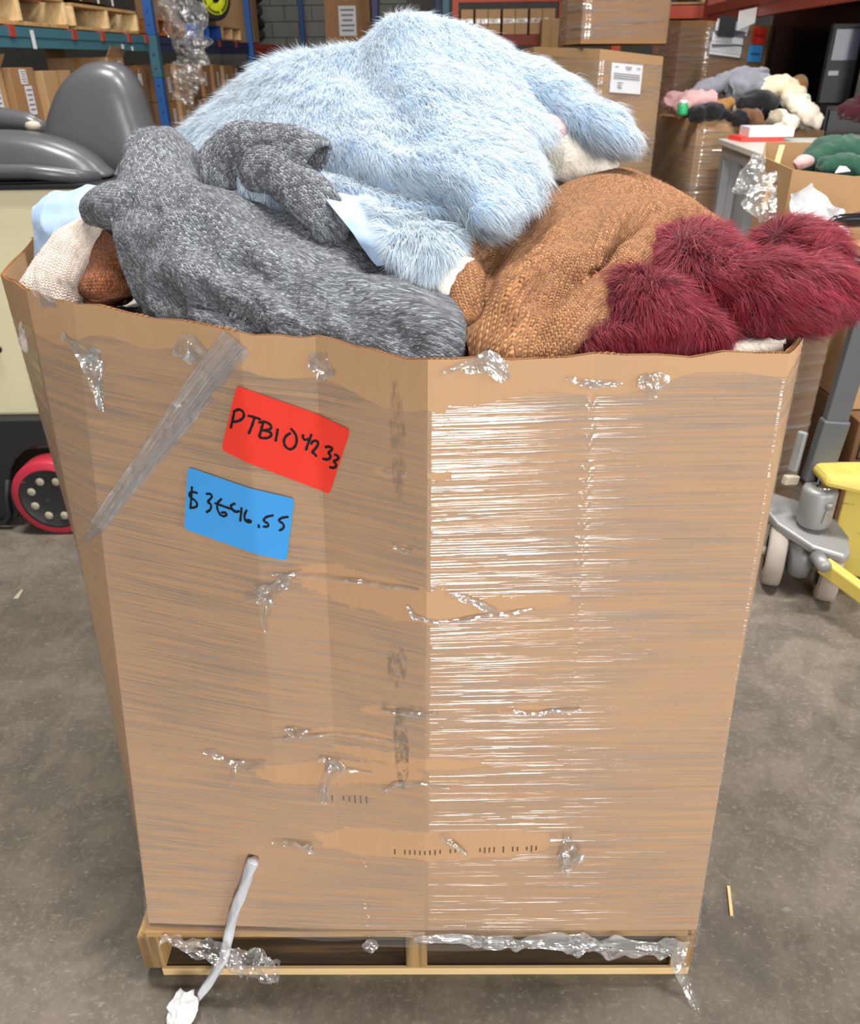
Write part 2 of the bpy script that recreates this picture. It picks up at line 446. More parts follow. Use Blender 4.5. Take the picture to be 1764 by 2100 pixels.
M['film_loose'] = film_mat('crumpled_film', (30, 60), 0.14, 0.50, 0.08, 0.16, 0.12, 1.0, coord='Object', lo=0.45, hi=0.62, bdist=0.01)
M['film_band'] = film_mat('bunched_film_band', (6, 500), 0.14, 0.5, 0.16, 0.25, 0.16, 1.0, coord='Object', lo=0.42, hi=0.6, bdist=0.003)
M['film_twist'] = film_mat('twisted_film', (700, 9), 0.08, 0.22, 0.14, 0.34, 0.25, 0.8, tint=(0.88, 0.89, 0.92), coord='UV', lo=0.4, hi=0.65)
M['film_tail'] = simple('film_tail', (0.55, 0.56, 0.59), 0.28, bump=0.4, bscale=70)
M['film_white'] = simple('bunched_film', (0.82, 0.83, 0.85), 0.3, bump=0.6, bscale=90)
M['film_grey'] = film_mat('hanging_film', (18, 30), 0.10, 0.22, 0.14, 0.14, 0.25, 1.0, tint=(0.86, 0.81, 0.74), coord='Object', lo=0.45, hi=0.65, bdist=0.02)

HOLES = [  # torn openings: centre, right end, top edge (world points on the carton face)
    ((0.0031, 0.9116, 0.3629), (0.2126, 0.9109, 0.3719), (0.0034, 0.9121, 0.3976)),
    ((-0.0657, 0.9441, 0.8558), (0.0687, 0.9196, 0.8518), (-0.0645, 0.9453, 0.8868)),
    ((0.1199, 0.921, 0.8575), (0.1916, 0.9229, 0.8616), (0.1194, 0.9212, 0.8689)),
    ((-0.1516, 0.9465, 0.5035), (-0.0034, 0.9138, 0.5284), (-0.1504, 0.9483, 0.525)),
    ((-0.0378, 0.9209, 0.5518), (0.0855, 0.9146, 0.5507), (-0.0376, 0.9211, 0.5622)),
    ((-0.0518, 0.9476, 1.05), (-0.0284, 0.9346, 1.054), (-0.0516, 0.9478, 1.055)),
    ((0.0137, 0.9208, 1.058), (0.0306, 0.9215, 1.058), (0.0137, 0.9209, 1.062)),
    ((-0.0735, 0.9355, 0.6466), (-0.0369, 0.924, 0.6548), (-0.0732, 0.9358, 0.6543)),
    ((0.146, 0.9174, 0.6615), (0.1778, 0.9178, 0.6626), (0.1457, 0.9175, 0.6674)),
    ((0.1127, 0.9169, 0.6606), (0.1275, 0.9171, 0.6602), (0.1126, 0.917, 0.6654)),
    ((-0.1307, 0.9488, 0.5877), (-0.0676, 0.931, 0.5948), (-0.1303, 0.9494, 0.5955)),
    ((-0.0387, 0.9355, 0.9402), (-0.0232, 0.9279, 0.9423), (-0.0385, 0.9356, 0.9447)),
]
def stretch_wrap():
    n = len(BT); rows = 290; cols = []
    for i in range(n):
        a, b = BT[i], BT[(i + 1) % n]; L = np.linalg.norm(b - a)
        k = max(2, int(L / 0.005)) if i in (0, 1, 2, 3, 13, 14, 15) else (14 if i in (4, 5) else 5)
        cols += [(i, q / k) for q in range(k)]
    nc = len(cols); I = np.array([c[0] for c in cols]); s = np.array([c[1] for c in cols])[:, None]; J = (I + 1) % n
    top = BT[I] * (1 - s) + BT[J] * s; bot = BB[I] * (1 - s) + BB[J] * s
    u = np.concatenate([[0], np.cumsum(np.linalg.norm(np.diff(top, axis=0), axis=1))])
    # wavy upper and lower edge of the film
    xs = top[:, 0]
    edge = 0.050 + 0.014 * np.sin(u * 9 + 1) + 0.008 * np.sin(u * 31) + np.where(xs > 0.2, -0.014, 0) + np.where((xs > 0.02) & (xs < 0.2), -0.012, 0)
    zt = ZT - np.clip(edge, 0.022, 0.09)
    zb = np.where(xs > -0.1, 0.092, 0.118) + 0.006 * np.sin(u * 23)
    v = np.linspace(0, 1, rows)[:, None]
    Z = zb[None] * (1 - v) + zt[None] * v
    t = np.clip((Z - ZB) / (ZT - ZB), 0, 1)
    P = bot[None] * (1 - t[..., None]) + top[None] * t[..., None]
    T = np.roll(P, -1, 1) - np.roll(P, 1, 1); N = np.stack([-T[..., 1], T[..., 0]], -1); N /= np.linalg.norm(N, axis=-1)[..., None] + 1e-9
    ctr = np.array([-0.1, 1.5]); N *= np.sign(((P - ctr) * N).sum(-1))[..., None]
    UVW = np.stack([np.broadcast_to(u[None], Z.shape) * 4.0, Z * 110, 0 * Z], -1)
    amp = 0.0016 + 0.0009 * vnoise(UVW) + 0.0006 * vnoise(UVW * [1.7, 2.3, 1] + 9)
    low = np.clip((0.22 - Z) / 0.08, 0, 1) * 0.006
    P = P + N * (amp + low)[..., None]
    V = np.concatenate([P, Z[..., None]], -1).reshape(-1, 3)
    uv = np.stack([np.broadcast_to(u[None], Z.shape), Z], -1).reshape(-1, 2)
    r, c = np.meshgrid(np.arange(rows - 1), np.arange(nc), indexing='ij'); c2 = (c + 1) % nc
    F = np.stack([r * nc + c2, r * nc + c, (r + 1) * nc + c, (r + 1) * nc + c2], -1).reshape(-1, 4)
    fc = V[F].mean(1); keep = np.ones(len(F), bool)
    front = fc[:, 1] < 1.35
    for C_, Rr, Tp in HOLES:
        rx = abs(Rr[0] - C_[0]); rz = abs(Tp[2] - C_[2]) + 0.002
        sl = (Rr[2] - C_[2]) / max(1e-6, Rr[0] - C_[0])
        dx = (fc[:, 0] - C_[0]) / rx; dz = (fc[:, 2] - C_[2] - sl * (fc[:, 0] - C_[0])) / rz
        d = np.abs(dx) ** 2.6 + np.abs(dz) ** 2.0 + 0.30 * vnoise(fc * [60, 60, 140]) 
        keep &= ~(front & (d < 1))
    # seam faces (u wraps) stay at the hidden back
    F = F[keep]
    return prop(link_mesh('stretch_wrap', V, F, M['film'], carton, True, uv=uv), 'clear stretch film with torn openings')
wrap = stretch_wrap()

def loose_film(name, path, widths, mat, parent, amp=0.006, lift=0.004, n=26, m=9, label=None, seed=0, pleat=110.0, edge=0.35):
    """crumpled strip of film along a polyline of world points"""
    P = np.array([tuple(p) for p in path], float); L = np.concatenate([[0], np.cumsum(np.linalg.norm(np.diff(P, axis=0), axis=1))])
    s = np.linspace(0, L[-1], n); C = np.stack([np.interp(s, L, P[:, k]) for k in range(3)], 1)
    w = np.interp(s, L, widths); T = np.gradient(C, axis=0); T /= np.linalg.norm(T, axis=1)[:, None] + 1e-9
    nrm = np.array([0.0, -1.0, 0.15]); side = np.cross(T, nrm); side /= np.linalg.norm(side, axis=1)[:, None] + 1e-9
    q = np.linspace(-0.5, 0.5, m)
    G = C[:, None] + side[:, None] * (q[None, :, None] * w[:, None, None])
    R_ = np.random.default_rng(seed)
    qq = q[None, :] * w[:, None]; ss = s[:, None] + 0 * qq
    k = np.stack([qq * pleat, ss * pleat * 0.28 + 0.4 * np.sin(ss * 40), 0 * qq + seed * 3.7], -1)
    d = np.abs(vnoise(k)) * 1.4 + 0.5 * np.abs(vnoise(k * 2.2 + 3)) + 0.5 * np.abs(vnoise(k * [0.3, 1.6, 1] + 8))
    G = G + nrm * (lift + amp * d)[..., None]
    G += side[:, None] * (edge * w[:, None] * vnoise(k * 1.3 + 17) * (np.abs(q) > 0.3)[None])[..., None]
    V = G.reshape(-1, 3); F = [(i * m + j, i * m + j + 1, (i + 1) * m + j + 1, (i + 1) * m + j) for i in range(n - 1) for j in range(m - 1)]
    uv = np.stack([np.broadcast_to(q[None] * 0.05, (n, m)), np.broadcast_to(s[:, None], (n, m))], -1).reshape(-1, 2)
    o = link_mesh(name, V, F, mat, parent, False, uv=uv)
    if label: o['label'] = label
    return o
def tatter(pts, widths, amp=0.006, seed=1, mat='film_loose', lift=0.003, n=30, m=9):
    return loose_film('torn_film', pts, widths, M[mat], carton, amp, lift, n, m, seed=seed)
# film tatters along the top edge and round the tears
tatter([(-0.5618, 1.219, 1.157), (-0.523, 1.19, 1.149), (-0.4933, 1.171, 1.135)], [0.012, 0.022, 0.03], 0.004, 1)
tatter([(-0.5076, 1.18, 1.142), (-0.5084, 1.174, 1.113), (-0.5012, 1.164, 1.09), (-0.5036, 1.158, 1.062)], [0.035, 0.028, 0.015, 0.006], 0.008, 2)
tatter([(-0.4871, 1.168, 1.135), (-0.501, 1.166, 1.097), (-0.4967, 1.154, 1.06)], [0.012, 0.005, 0.004], 0.004, 3)
tatter([(-0.3566, 1.104, 1.165), (-0.332, 1.093, 1.181), (-0.3194, 1.085, 1.175), (-0.3014, 1.074, 1.165)], [0.010, 0.03, 0.03, 0.006], 0.006, 4)
tatter([(-0.1569, 1.019, 1.183), (-0.1373, 1.009, 1.175), (-0.1186, 0.9967, 1.17)], [0.012, 0.035, 0.006], 0.006, 5, 'film_loose')
tatter([(0.0157, 0.9226, 1.195), (0.0478, 0.9243, 1.204), (0.0711, 0.9255, 1.207), (0.0879, 0.9261, 1.194), (0.0981, 0.9265, 1.188)], [0.005, 0.016, 0.03, 0.024, 0.008], 0.008, 6)
tatter([(0.2535, 0.9309, 1.176), (0.2713, 0.9308, 1.176), (0.2911, 0.9309, 1.183)], [0.008, 0.032, 0.006], 0.006, 7, 'film_loose')
tatter([(0.1666, 0.9297, 1.184), (0.2001, 0.9311, 1.175), (0.2356, 0.931, 1.176)], [0.006, 0.012, 0.005], 0.004, 8)
tatter([(-0.189, 0.9937, 0.8726), (-0.225, 0.9989, 0.8439), (-0.2496, 1.002, 0.8243), (-0.2827, 1.012, 0.8093)], [0.006, 0.018, 0.03, 0.010], 0.010, 9)
tatter([(-0.2558, 1.006, 0.8398), (-0.2484, 1, 0.8121), (-0.2533, 0.9979, 0.7848), (-0.2525, 0.9945, 0.7595)], [0.02, 0.02, 0.010, 0.004], 0.010, 10)
tatter([(0.0276, 0.9189, 0.8779), (0.0685, 0.9197, 0.8601), (0.0928, 0.92, 0.8452)], [0.006, 0.016, 0.008], 0.006, 11)
tatter([(-0.0342, 0.9299, 0.8504), (-0.0241, 0.9249, 0.8351), (0.0103, 0.9178, 0.8287), (0.0792, 0.9196, 0.8373), (0.1477, 0.9215, 0.849)], [0.004, 0.008, 0.008, 0.008, 0.004], 0.005, 12)
tatter([(-0.235, 1.003, 0.8588), (-0.1748, 0.9894, 0.8642), (-0.1007, 0.9611, 0.8718), (-0.0163, 0.9228, 0.8816)], [0.004, 0.008, 0.008, 0.004], 0.004, 13)
tatter([(-0.3861, 0.9943, 0.5119), (-0.3439, 0.9823, 0.5008), (-0.3145, 0.9743, 0.4939), (-0.2788, 0.9684, 0.5108)], [0.012, 0.012, 0.028, 0.006], 0.006, 14)
tatter([(-0.3263, 0.9787, 0.5042), (-0.3381, 0.9763, 0.4728), (-0.3455, 0.9742, 0.4507)], [0.016, 0.008, 0.008], 0.008, 15)
tatter([(-0.1864, 0.9557, 0.5334), (-0.1589, 0.9501, 0.5199), (-0.1769, 0.95, 0.4925), (-0.1886, 0.9459, 0.4396)], [0.010, 0.024, 0.014, 0.012], 0.012, 16)
tatter([(-0.1591, 0.9495, 0.5151), (-0.1184, 0.9396, 0.516), (-0.0983, 0.9346, 0.5164)], [0.012, 0.006, 0.004], 0.005, 17)
tatter([(-0.0837, 0.9289, 0.4799), (-0.0629, 0.9252, 0.5016), (-0.0231, 0.916, 0.5121), (0.0238, 0.9136, 0.5039)], [0.006, 0.010, 0.008, 0.004], 0.008, 18)
tatter([(0.2192, 0.9115, 0.3964), (0.2262, 0.9104, 0.3538), (0.2257, 0.909, 0.299)], [0.010, 0.046, 0.008], 0.014, 19, lift=0.006)
tatter([(0.0115, 0.9121, 0.3951), (0.0319, 0.9117, 0.3745), (0.0568, 0.9112, 0.3477)], [0.018, 0.014, 0.003], 0.008, 20)
tatter([(-0.2809, 0.9461, 0.3439), (-0.2375, 0.9412, 0.3466), (-0.2196, 0.9378, 0.3341), (-0.2089, 0.936, 0.3274)], [0.004, 0.014, 0.024, 0.006], 0.010, 21)
tatter([(-0.081, 0.9381, 0.6494), (-0.0429, 0.9259, 0.6532), (-0.0056, 0.9154, 0.6574)], [0.006, 0.010, 0.008], 0.006, 22)
tatter([(0.1052, 0.9169, 0.6658), (0.1202, 0.917, 0.6585), (0.1647, 0.9176, 0.6581), (0.2234, 0.9182, 0.6663)], [0.006, 0.010, 0.006, 0.006], 0.006, 23)
tatter([(-0.2394, 0.97, 0.5828), (-0.2236, 0.9668, 0.5781), (-0.195, 0.9626, 0.5838)], [0.005, 0.018, 0.004], 0.006, 24)
tatter([(-0.065, 0.955, 1.05), (-0.0518, 0.9476, 1.051), (-0.031, 0.936, 1.054)], [0.005, 0.012, 0.006], 0.006, 25)
tatter([(-0.0522, 0.9423, 0.9417), (-0.0367, 0.9344, 0.9383), (-0.0231, 0.9279, 0.9439)], [0.005, 0.014, 0.006], 0.006, 26)
tatter([(-0.2619, 0.9706, 0.5589), (-0.1469, 0.9532, 0.5847), (-0.0677, 0.9308, 0.5918)], [0.003, 0.006, 0.005], 0.004, 27)
tatter([(-0.6109, 1.27, 1.228), (-0.5881, 1.25, 1.21), (-0.5633, 1.231, 1.203)], [0.02, 0.03, 0.008], 0.004, 28)
# frayed film hanging over the pallet edge
tatter([(-0.50, 0.925, 0.128), (-0.40, 0.905, 0.11), (-0.33, 0.90, 0.085), (-0.29, 0.895, 0.05)], [0.02, 0.045, 0.07, 0.012], 0.016, 30, 'film_loose', 0.006, 34, 11)
tatter([(-0.33, 0.90, 0.10), (-0.285, 0.895, 0.085)], [0.03, 0.008], 0.01, 31, 'film_loose', 0.006, 14, 7)
tatter([(-0.13, 0.905, 0.12), (-0.11, 0.905, 0.10)], [0.03, 0.02], 0.008, 32)
tatter([(-0.04, 0.905, 0.128), (0.10, 0.9, 0.122), (0.22, 0.898, 0.116), (0.34, 0.897, 0.106), (0.46, 0.897, 0.092)], [0.012, 0.03, 0.042, 0.046, 0.04], 0.005, 33, 'film_band', 0.003, 90, 13)
tatter([(0.43, 0.895, 0.10), (0.445, 0.888, 0.07), (0.462, 0.87, 0.03), (0.475, 0.85, 0.006), (0.478, 0.835, 0.003)], [0.03, 0.022, 0.016, 0.014, 0.004], 0.008, 34, 'film_loose', 0.0, 40, 9)
# twisted strands of film
def strand(name, pts, radii, flat=0.4, n=60, label=None, seed=0, mat='film_twist'):
    P = np.array([tuple(p) for p in pts], float); L = np.concatenate([[0], np.cumsum(np.linalg.norm(np.diff(P, axis=0), axis=1))])
    s = np.linspace(0, L[-1], n); C = np.stack([np.interp(s, L, P[:, k]) for k in range(3)], 1); r = np.interp(s, L, radii)
    T = np.gradient(C, axis=0); T /= np.linalg.norm(T, axis=1)[:, None]; out = np.array([-0.25, -1, 0.1]); out /= np.linalg.norm(out)
    side = np.cross(T, out); side /= np.linalg.norm(side, axis=1)[:, None]; up = np.cross(side, T)
    k = 14; V = []; uv = []
    for i in range(n):
        for j in range(k):
            a = 2 * math.pi * j / k; rr = r[i] * (1 + 0.16 * math.sin(3 * a + s[i] * 60) + 0.08 * math.sin(5 * a - s[i] * 95 + seed))
            V.append(C[i] + side[i] * math.cos(a) * rr + up[i] * math.sin(a) * rr * flat); uv.append((j / k, s[i]))
    F = [(i * k + j, i * k + (j + 1) % k, (i + 1) * k + (j + 1) % k, (i + 1) * k + j) for i in range(n - 1) for j in range(k)]
    F += [tuple(range(k))[::-1], tuple((n - 1) * k + j for j in range(k))]
    return prop(link_mesh(name, V, F, M[mat], carton, True, uv=uv), label)
def onskin(ps, off): return [tuple(Vector(p) + Vector((-0.3, -0.95, 0)) * off) for p in ps]
sp_ = onskin([(-0.2522, 1.052, 1.198), (-0.3138, 1.075, 1.128), (-0.3903, 1.097, 1.038), (-0.4825, 1.118, 0.9356), (-0.5316, 1.124, 0.877), (-0.6163, 1.198, 0.7717)], 0.004)
tw = loose_film('twisted_film_strand', sp_, [0.046, 0.044, 0.038, 0.028, 0.024, 0.014], M['film_twist'], carton, 0.0035, 0.001, 70, 13, 'grey twisted strand of film slanting across the left panel', 60, 160, 0.03)
loose_film('film_pleat', [tuple(Vector(p) + Vector((0.006, -0.004, -0.002))) for p in sp_], [0.02, 0.018, 0.016, 0.014, 0.012, 0.008], M['film_twist'], tw, 0.003, 0.001, 60, 7, seed=61, pleat=220, edge=0.05)
strand('hanging_film_strand', onskin([(-0.3133, 0.9453, 0.3049), (-0.3389, 0.9379, 0.2386), (-0.372, 0.9248, 0.1466)], 0.012) + [(-0.385, 0.885, 0.10), (-0.43, 0.868, 0.03), (-0.442, 0.86, 0.012)], [0.010, 0.0095, 0.009, 0.009, 0.008, 0.004], 0.8, label='limp twisted film tail hanging to the floor', seed=2, mat='film_tail')
def wad():
    V = []; n, m = 22, 16
    for i in range(m):
        th = math.pi * i / (m - 1)
        for j in range(n):
            a = 2 * math.pi * j / n; d = Vector((math.sin(th) * math.cos(a), math.sin(th) * math.sin(a), math.cos(th)))
            r = 1 + 0.35 * float(vnoise(np.array(d) * 2.3 + 4)) + 0.18 * float(vnoise(np.array(d) * 5 + 9))
            V.append((-0.462 + d.x * 0.026 * r, 0.838 + d.y * 0.034 * r, 0.018 + d.z * 0.018 * r))
    F = [(i * n + j, i * n + (j + 1) % n, (i + 1) * n + (j + 1) % n, (i + 1) * n + j) for i in range(m - 1) for j in range(n)]
    prop(link_mesh('bunched_film_end', V, F, M['film_white'], carton), 'white crumpled knot of film on the floor')
wad()

# ------------------------------------------------------------------ labels with marker writing
def label_mat(name, col):
    n = NT(name); v = n.coord('Object'); c = n.mix(n.noise(v, 20, 3), tuple(x * 0.94 for x in col), col)
    n.bsdf(c, 0.42, 0, n.bump(n.noise(v, 14, 2), 0.08, 0.004), 0.4); return n.m
M['lab_red'] = label_mat('red_label', srgb(245, 66, 52)); M['lab_blue'] = label_mat('blue_label', srgb(72, 164, 238))
def sticker(name, lab, quad, crop, strokes, mat, w):
    """quad: world corners TL TR BR BL on the carton; crop: the same corners in the frame the pen strokes are noted in"""
    A = []; B = []
    Hm = None
    src = np.array(crop, float); dst = np.array([(q[0], q[2]) for q in quad], float)
    for (x, y), (X, Y) in zip(src, dst):
        A.append([x, y, 1, 0, 0, 0, -X * x, -X * y]); B.append(X); A.append([0, 0, 0, x, y, 1, -Y * x, -Y * y]); B.append(Y)
    h = np.append(np.linalg.solve(np.array(A), np.array(B)), 1).reshape(3, 3)
    def mp(x, y):
        q = h @ np.array([x, y, 1.0]); return q[0] / q[2], q[1] / q[2]
    nu, nv = 24, 12; V = []; c = src
    for j in range(nv + 1):
        for i in range(nu + 1):
            a, b = i / nu, j / nv
            p = (c[0] * (1 - a) + c[1] * a) * (1 - b) + (c[3] * (1 - a) + c[2] * a) * b
            # rounded corners
            ctr = c.mean(0); k = max(0, abs(a - 0.5) * 2 - 0.93) / 0.07 * max(0, abs(b - 0.5) * 2 - 0.90) / 0.1
            p = p + (ctr - p) * 0.022 * k
            x, z = mp(*p); V.append(skin(x, z, 0.0042)[0])
    F = [(j * (nu + 1) + i, (j + 1) * (nu + 1) + i, (j + 1) * (nu + 1) + i + 1, j * (nu + 1) + i + 1) for j in range(nv) for i in range(nu)]
    o = prop(link_mesh(name, V, F, mat, carton, True), lab)
    V = []; F = []
    for st in strokes:
        P = np.array(st, float); L = np.concatenate([[0], np.cumsum(np.linalg.norm(np.diff(P, axis=0), axis=1))])
        # round the polyline, then lay a ribbon along it
        for _ in range(2):
            Q = [P[0]]
            for a, b in zip(P[:-1], P[1:]): Q += [a * 0.75 + b * 0.25, a * 0.25 + b * 0.75]
            Q.append(P[-1]); P = np.array(Q)
        W = np.array([mp(*p) for p in P]); T = np.gradient(W, axis=0); T /= np.linalg.norm(T, axis=1)[:, None] + 1e-12
        nr = np.stack([-T[:, 1], T[:, 0]], 1); k0 = len(V); m = len(W)
        for i in range(m):
            ww = w * (0.8 if i in (0, m - 1) else 1.0) * (1 + 0.12 * math.sin(i * 1.7))
            for sg in (-1, 1):
                q = W[i] + nr[i] * ww / 2 * sg; V.append(skin(q[0], q[1], 0.0054)[0])
        F += [(k0 + 2 * i, k0 + 2 * i + 1, k0 + 2 * i + 3, k0 + 2 * i + 2) for i in range(m - 1)]
    link_mesh('handwriting', V, F, M['ink'], o)
sticker('red_label', 'red label with black marker writing PTB104233', [(-0.2595, 1.047, 1.138), (-0.101, 0.9794, 1.099), (-0.1374, 0.9905, 0.9973), (-0.2951, 1.051, 1.04)],
        [(447, 62), (1195, 355), (1055, 778), (345, 485)],
        [[(437, 230), (425, 290), (412, 345)], [(430, 236), (470, 214), (503, 238), (500, 272), (465, 296), (424, 302)],
         [(526, 258), (570, 270), (612, 288)], [(570, 274), (553, 330), (533, 376)],
         [(628, 300), (615, 350), (600, 400)], [(596, 306), (640, 300), (684, 330), (672, 356), (618, 358)], [(640, 358), (688, 378), (668, 406), (630, 408), (600, 400)],
         [(722, 350), (716, 390), (708, 432)],
         [(806, 382), (772, 400), (758, 440), (780, 480), (818, 488), (846, 450), (842, 396), (806, 352)],
         [(886, 394), (884, 420), (900, 432), (932, 424)], [(942, 394), (922, 446), (903, 498)],
         [(936, 460), (952, 438), (982, 440), (986, 464), (966, 490), (940, 514), (958, 516), (974, 540)],
         [(1030, 478), (1062, 470), (1086, 484), (1046, 516), (1072, 522), (1058, 556), (1012, 552)],
         [(1092, 518), (1122, 528), (1116, 548), (1082, 566), (1108, 576), (1096, 606), (1058, 602)]], M['lab_red'], 0.0036)
sticker('blue_label', 'blue label with black marker price $3646.55', [(-0.3544, 1.073, 1.003), (-0.1902, 1.007, 0.9835), (-0.2104, 1, 0.8831), (-0.3735, 1.064, 0.903)],
        [(125, 595), (822, 803), (770, 1213), (100, 1003)],
        [[(196, 766), (158, 756), (136, 770), (144, 796), (184, 816), (196, 846), (172, 864), (140, 858)], [(157, 722), (152, 800), (146, 872)],
         [(252, 768), (288, 766), (294, 790), (256, 824), (288, 832), (284, 872), (252, 890)],
         [(358, 796), (326, 826), (328, 872), (354, 912), (390, 908), (388, 884), (352, 888)],
         [(448, 822), (412, 842), (430, 862), (444, 882), (478, 872)], [(490, 848), (486, 890), (480, 942)],
         [(524, 862), (506, 900), (512, 940), (548, 946), (550, 930), (518, 930)],
         [(310, 826), (360, 842), (410, 858), (448, 872)],
         [(598, 958), (600, 982)],
         [(692, 904), (640, 912), (626, 940), (656, 952), (660, 978), (624, 974)],
         [(786, 920), (744, 922), (720, 942), (754, 962), (758, 992), (726, 1008)]], M['lab_blue'], 0.0034)

# faded rows of printed ticks on the board
def ticks(name, a, b, n, h, seed):
    a, b = Vector(a), Vector(b); R_ = random.Random(seed); m = MB()
    for k in range(n):
        p = a + (b - a) * (k / (n - 1)); hh = h * R_.uniform(0.55, 1.0)
        if R_.random() < 0.12: continue
        q = [skin(p.x + dx, p.z + dz, 0.0008)[0] for dx, dz in ((-0.0011, -hh), (0.0011, -hh), (0.0011, hh * 0.6), (-0.0011, hh * 0.6))]
        m._add(q, [(0, 1, 2, 3)])
    m.build(name, M['ink_faded'], carton)
M['ink_faded'] = simple('faded_stamp_ink', srgb(96, 76, 58), 0.8)
ticks('printed_ticks', (0.0774, 0.9111, 0.3534), (0.1723, 0.9107, 0.3569), 13, 0.010, 1)
ticks('printed_ticks', (-0.0679, 0.919, 0.3425), (0.0526, 0.9113, 0.3538), 15, 0.008, 2)
ticks('printed_ticks', (-0.1799, 0.9455, 0.4458), (-0.1116, 0.9334, 0.4547), 8, 0.011, 3)
# ------------------------------------------------------------------ cloth tools: surfaces, folds, knit, fur
def cr_interp(P, n):
    """Catmull-Rom along axis 0"""
    P = np.asarray(P, float); m = len(P); t = np.linspace(0, m - 1, n); i = np.clip(t.astype(int), 0, m - 2); f = (t - i)
    f = f.reshape((-1,) + (1,) * (P.ndim - 1))
    g = lambda k: P[np.clip(k, 0, m - 1)]
    p0, p1, p2, p3 = g(i - 1), g(i), g(i + 1), g(i + 2)
    return 0.5 * (2 * p1 + (p2 - p0) * f + (2 * p0 - 5 * p1 + 4 * p2 - p3) * f ** 2 + (3 * p1 - p0 - 3 * p2 + p3) * f ** 3)
class Surf:
    def __init__(s, G, closed=False, cap=False):
        s.G = np.asarray(G, float); s.a, s.b = s.G.shape[:2]; s.closed = closed; s.cap = cap
        du = np.linalg.norm(np.diff(s.G, axis=1), axis=2).mean(0); dv = np.linalg.norm(np.diff(s.G, axis=0), axis=2).mean(1)
        s.u = np.concatenate([[0], np.cumsum(du)]); s.v = np.concatenate([[0], np.cumsum(dv)])
    def faces(s):
        b = s.b; r, c = np.meshgrid(np.arange(s.a - 1), np.arange(b if s.closed else b - 1), indexing='ij'); c2 = (c + 1) % b
        return np.stack([r * b + c, r * b + c2, (r + 1) * b + c2, (r + 1) * b + c], -1).reshape(-1, 4)
    def normals(s):
        G = s.G
        if s.closed: tu = np.roll(G, -1, 1) - np.roll(G, 1, 1)
        else: tu = np.gradient(G, axis=1)
        tv = np.gradient(G, axis=0); N = np.cross(tu, tv); N /= np.linalg.norm(N, axis=-1)[..., None] + 1e-12
        return N * s.flip if hasattr(s, 'flip') else N
    def orient(s, d):
        """make normals point towards direction d on the whole"""
        s.flip = 1.0; N = s.normals(); s.flip = 1.0 if (N @ np.asarray(d)).mean() > 0 else -1.0; return s
    def outward(s):
        s.flip = 1.0; N = s.normals(); C_ = s.G.mean(1, keepdims=True); s.flip = 1.0 if (N * (s.G - C_)).sum(-1).mean() > 0 else -1.0; return s
    def fix_uv(s):
        """metric UVs: distance along each row from its middle, and along each column"""
        G = s.G; z = np.zeros((s.a, 1)); U = np.concatenate([z, np.cumsum(np.linalg.norm(np.diff(G, axis=1), axis=2), 1)], 1); U = U - U[:, s.b // 2][:, None]
        Vv = np.concatenate([np.zeros((1, s.b)), np.cumsum(np.linalg.norm(np.diff(G, axis=0), axis=2), 0)], 0)
        s._uv = np.stack([U, Vv], -1).reshape(-1, 2); return s
    def uv(s):
        if hasattr(s, '_uv'): return s._uv
        U, Vv = np.meshgrid(s.u[:s.b], s.v); return np.stack([U, Vv], -1).reshape(-1, 2)
    def smooth(s, it=2):
        for _ in range(it):
            G = s.G; H = G.copy(); H[1:-1, 1:-1] = 0.5 * G[1:-1, 1:-1] + 0.125 * (G[:-2, 1:-1] + G[2:, 1:-1] + G[1:-1, :-2] + G[1:-1, 2:]); s.G = H
        return s
    def push(s, d):
        s.G = s.G + s.normals() * d[..., None]; return s
    def noise(s, amp, scale, seed=0.0, ridged=False, oct=3):
        f = fbm(s.G * scale + seed, oct)
        if ridged: f = 0.6 - np.abs(f) * 1.4
        return s.push(amp * f)
    def crease(s, pts, depth, width, ridge=0.0, rw=2.5):
        """valley (and raised lips) along a 3-D polyline snapped to the surface"""
        Gf = s.G.reshape(-1, 3); P = []
        for p in pts:
            P.append(Gf[np.argmin(((Gf - np.array(p)) ** 2).sum(1))])
        P = np.array(P); d = np.full(len(Gf), 1e9)
        for a, b in zip(P[:-1], P[1:]):
            ab = b - a; t = np.clip(((Gf - a) @ ab) / (ab @ ab + 1e-12), 0, 1); d = np.minimum(d, np.linalg.norm(Gf - a - t[:, None] * ab, axis=1))
        d = d.reshape(s.a, s.b)
        return s.push(-depth * np.exp(-(d / width) ** 2) + ridge * np.exp(-((d - rw * width) / (1.2 * width)) ** 2))
    def inside(s, m=0.014):
        """keep cloth below the rim behind the carton's front wall"""
        G = s.G.reshape(-1, 3)
        for i in np.nonzero(G[:, 2] < 1.24)[0]:
            G[i, 1] = max(G[i, 1], frontY(G[i, 0], min(G[i, 2], 1.21)) + m)
        s.G = G.reshape(s.a, s.b, 3); return s
    def mesh(s, name, mat, parent, thick=0.0):
        F = s.faces()
        if getattr(s, 'flip', 1.0) < 0: F = F[:, ::-1]
        o = link_mesh(name, s.G.reshape(-1, 3), np.ascontiguousarray(F), mat, parent, True, uv=s.uv())
        if thick:
            m = o.modifiers.new('thickness', 'SOLIDIFY'); m.thickness = thick; m.offset = -1
        return o
def patch(ctrl, nv, nu, d=(0, -0.6, 0.8)):
    C = np.array(ctrl, float); G = cr_interp(C, nv); G = cr_interp(G.transpose(1, 0, 2), nu).transpose(1, 0, 2)
    return Surf(G).orient(d)
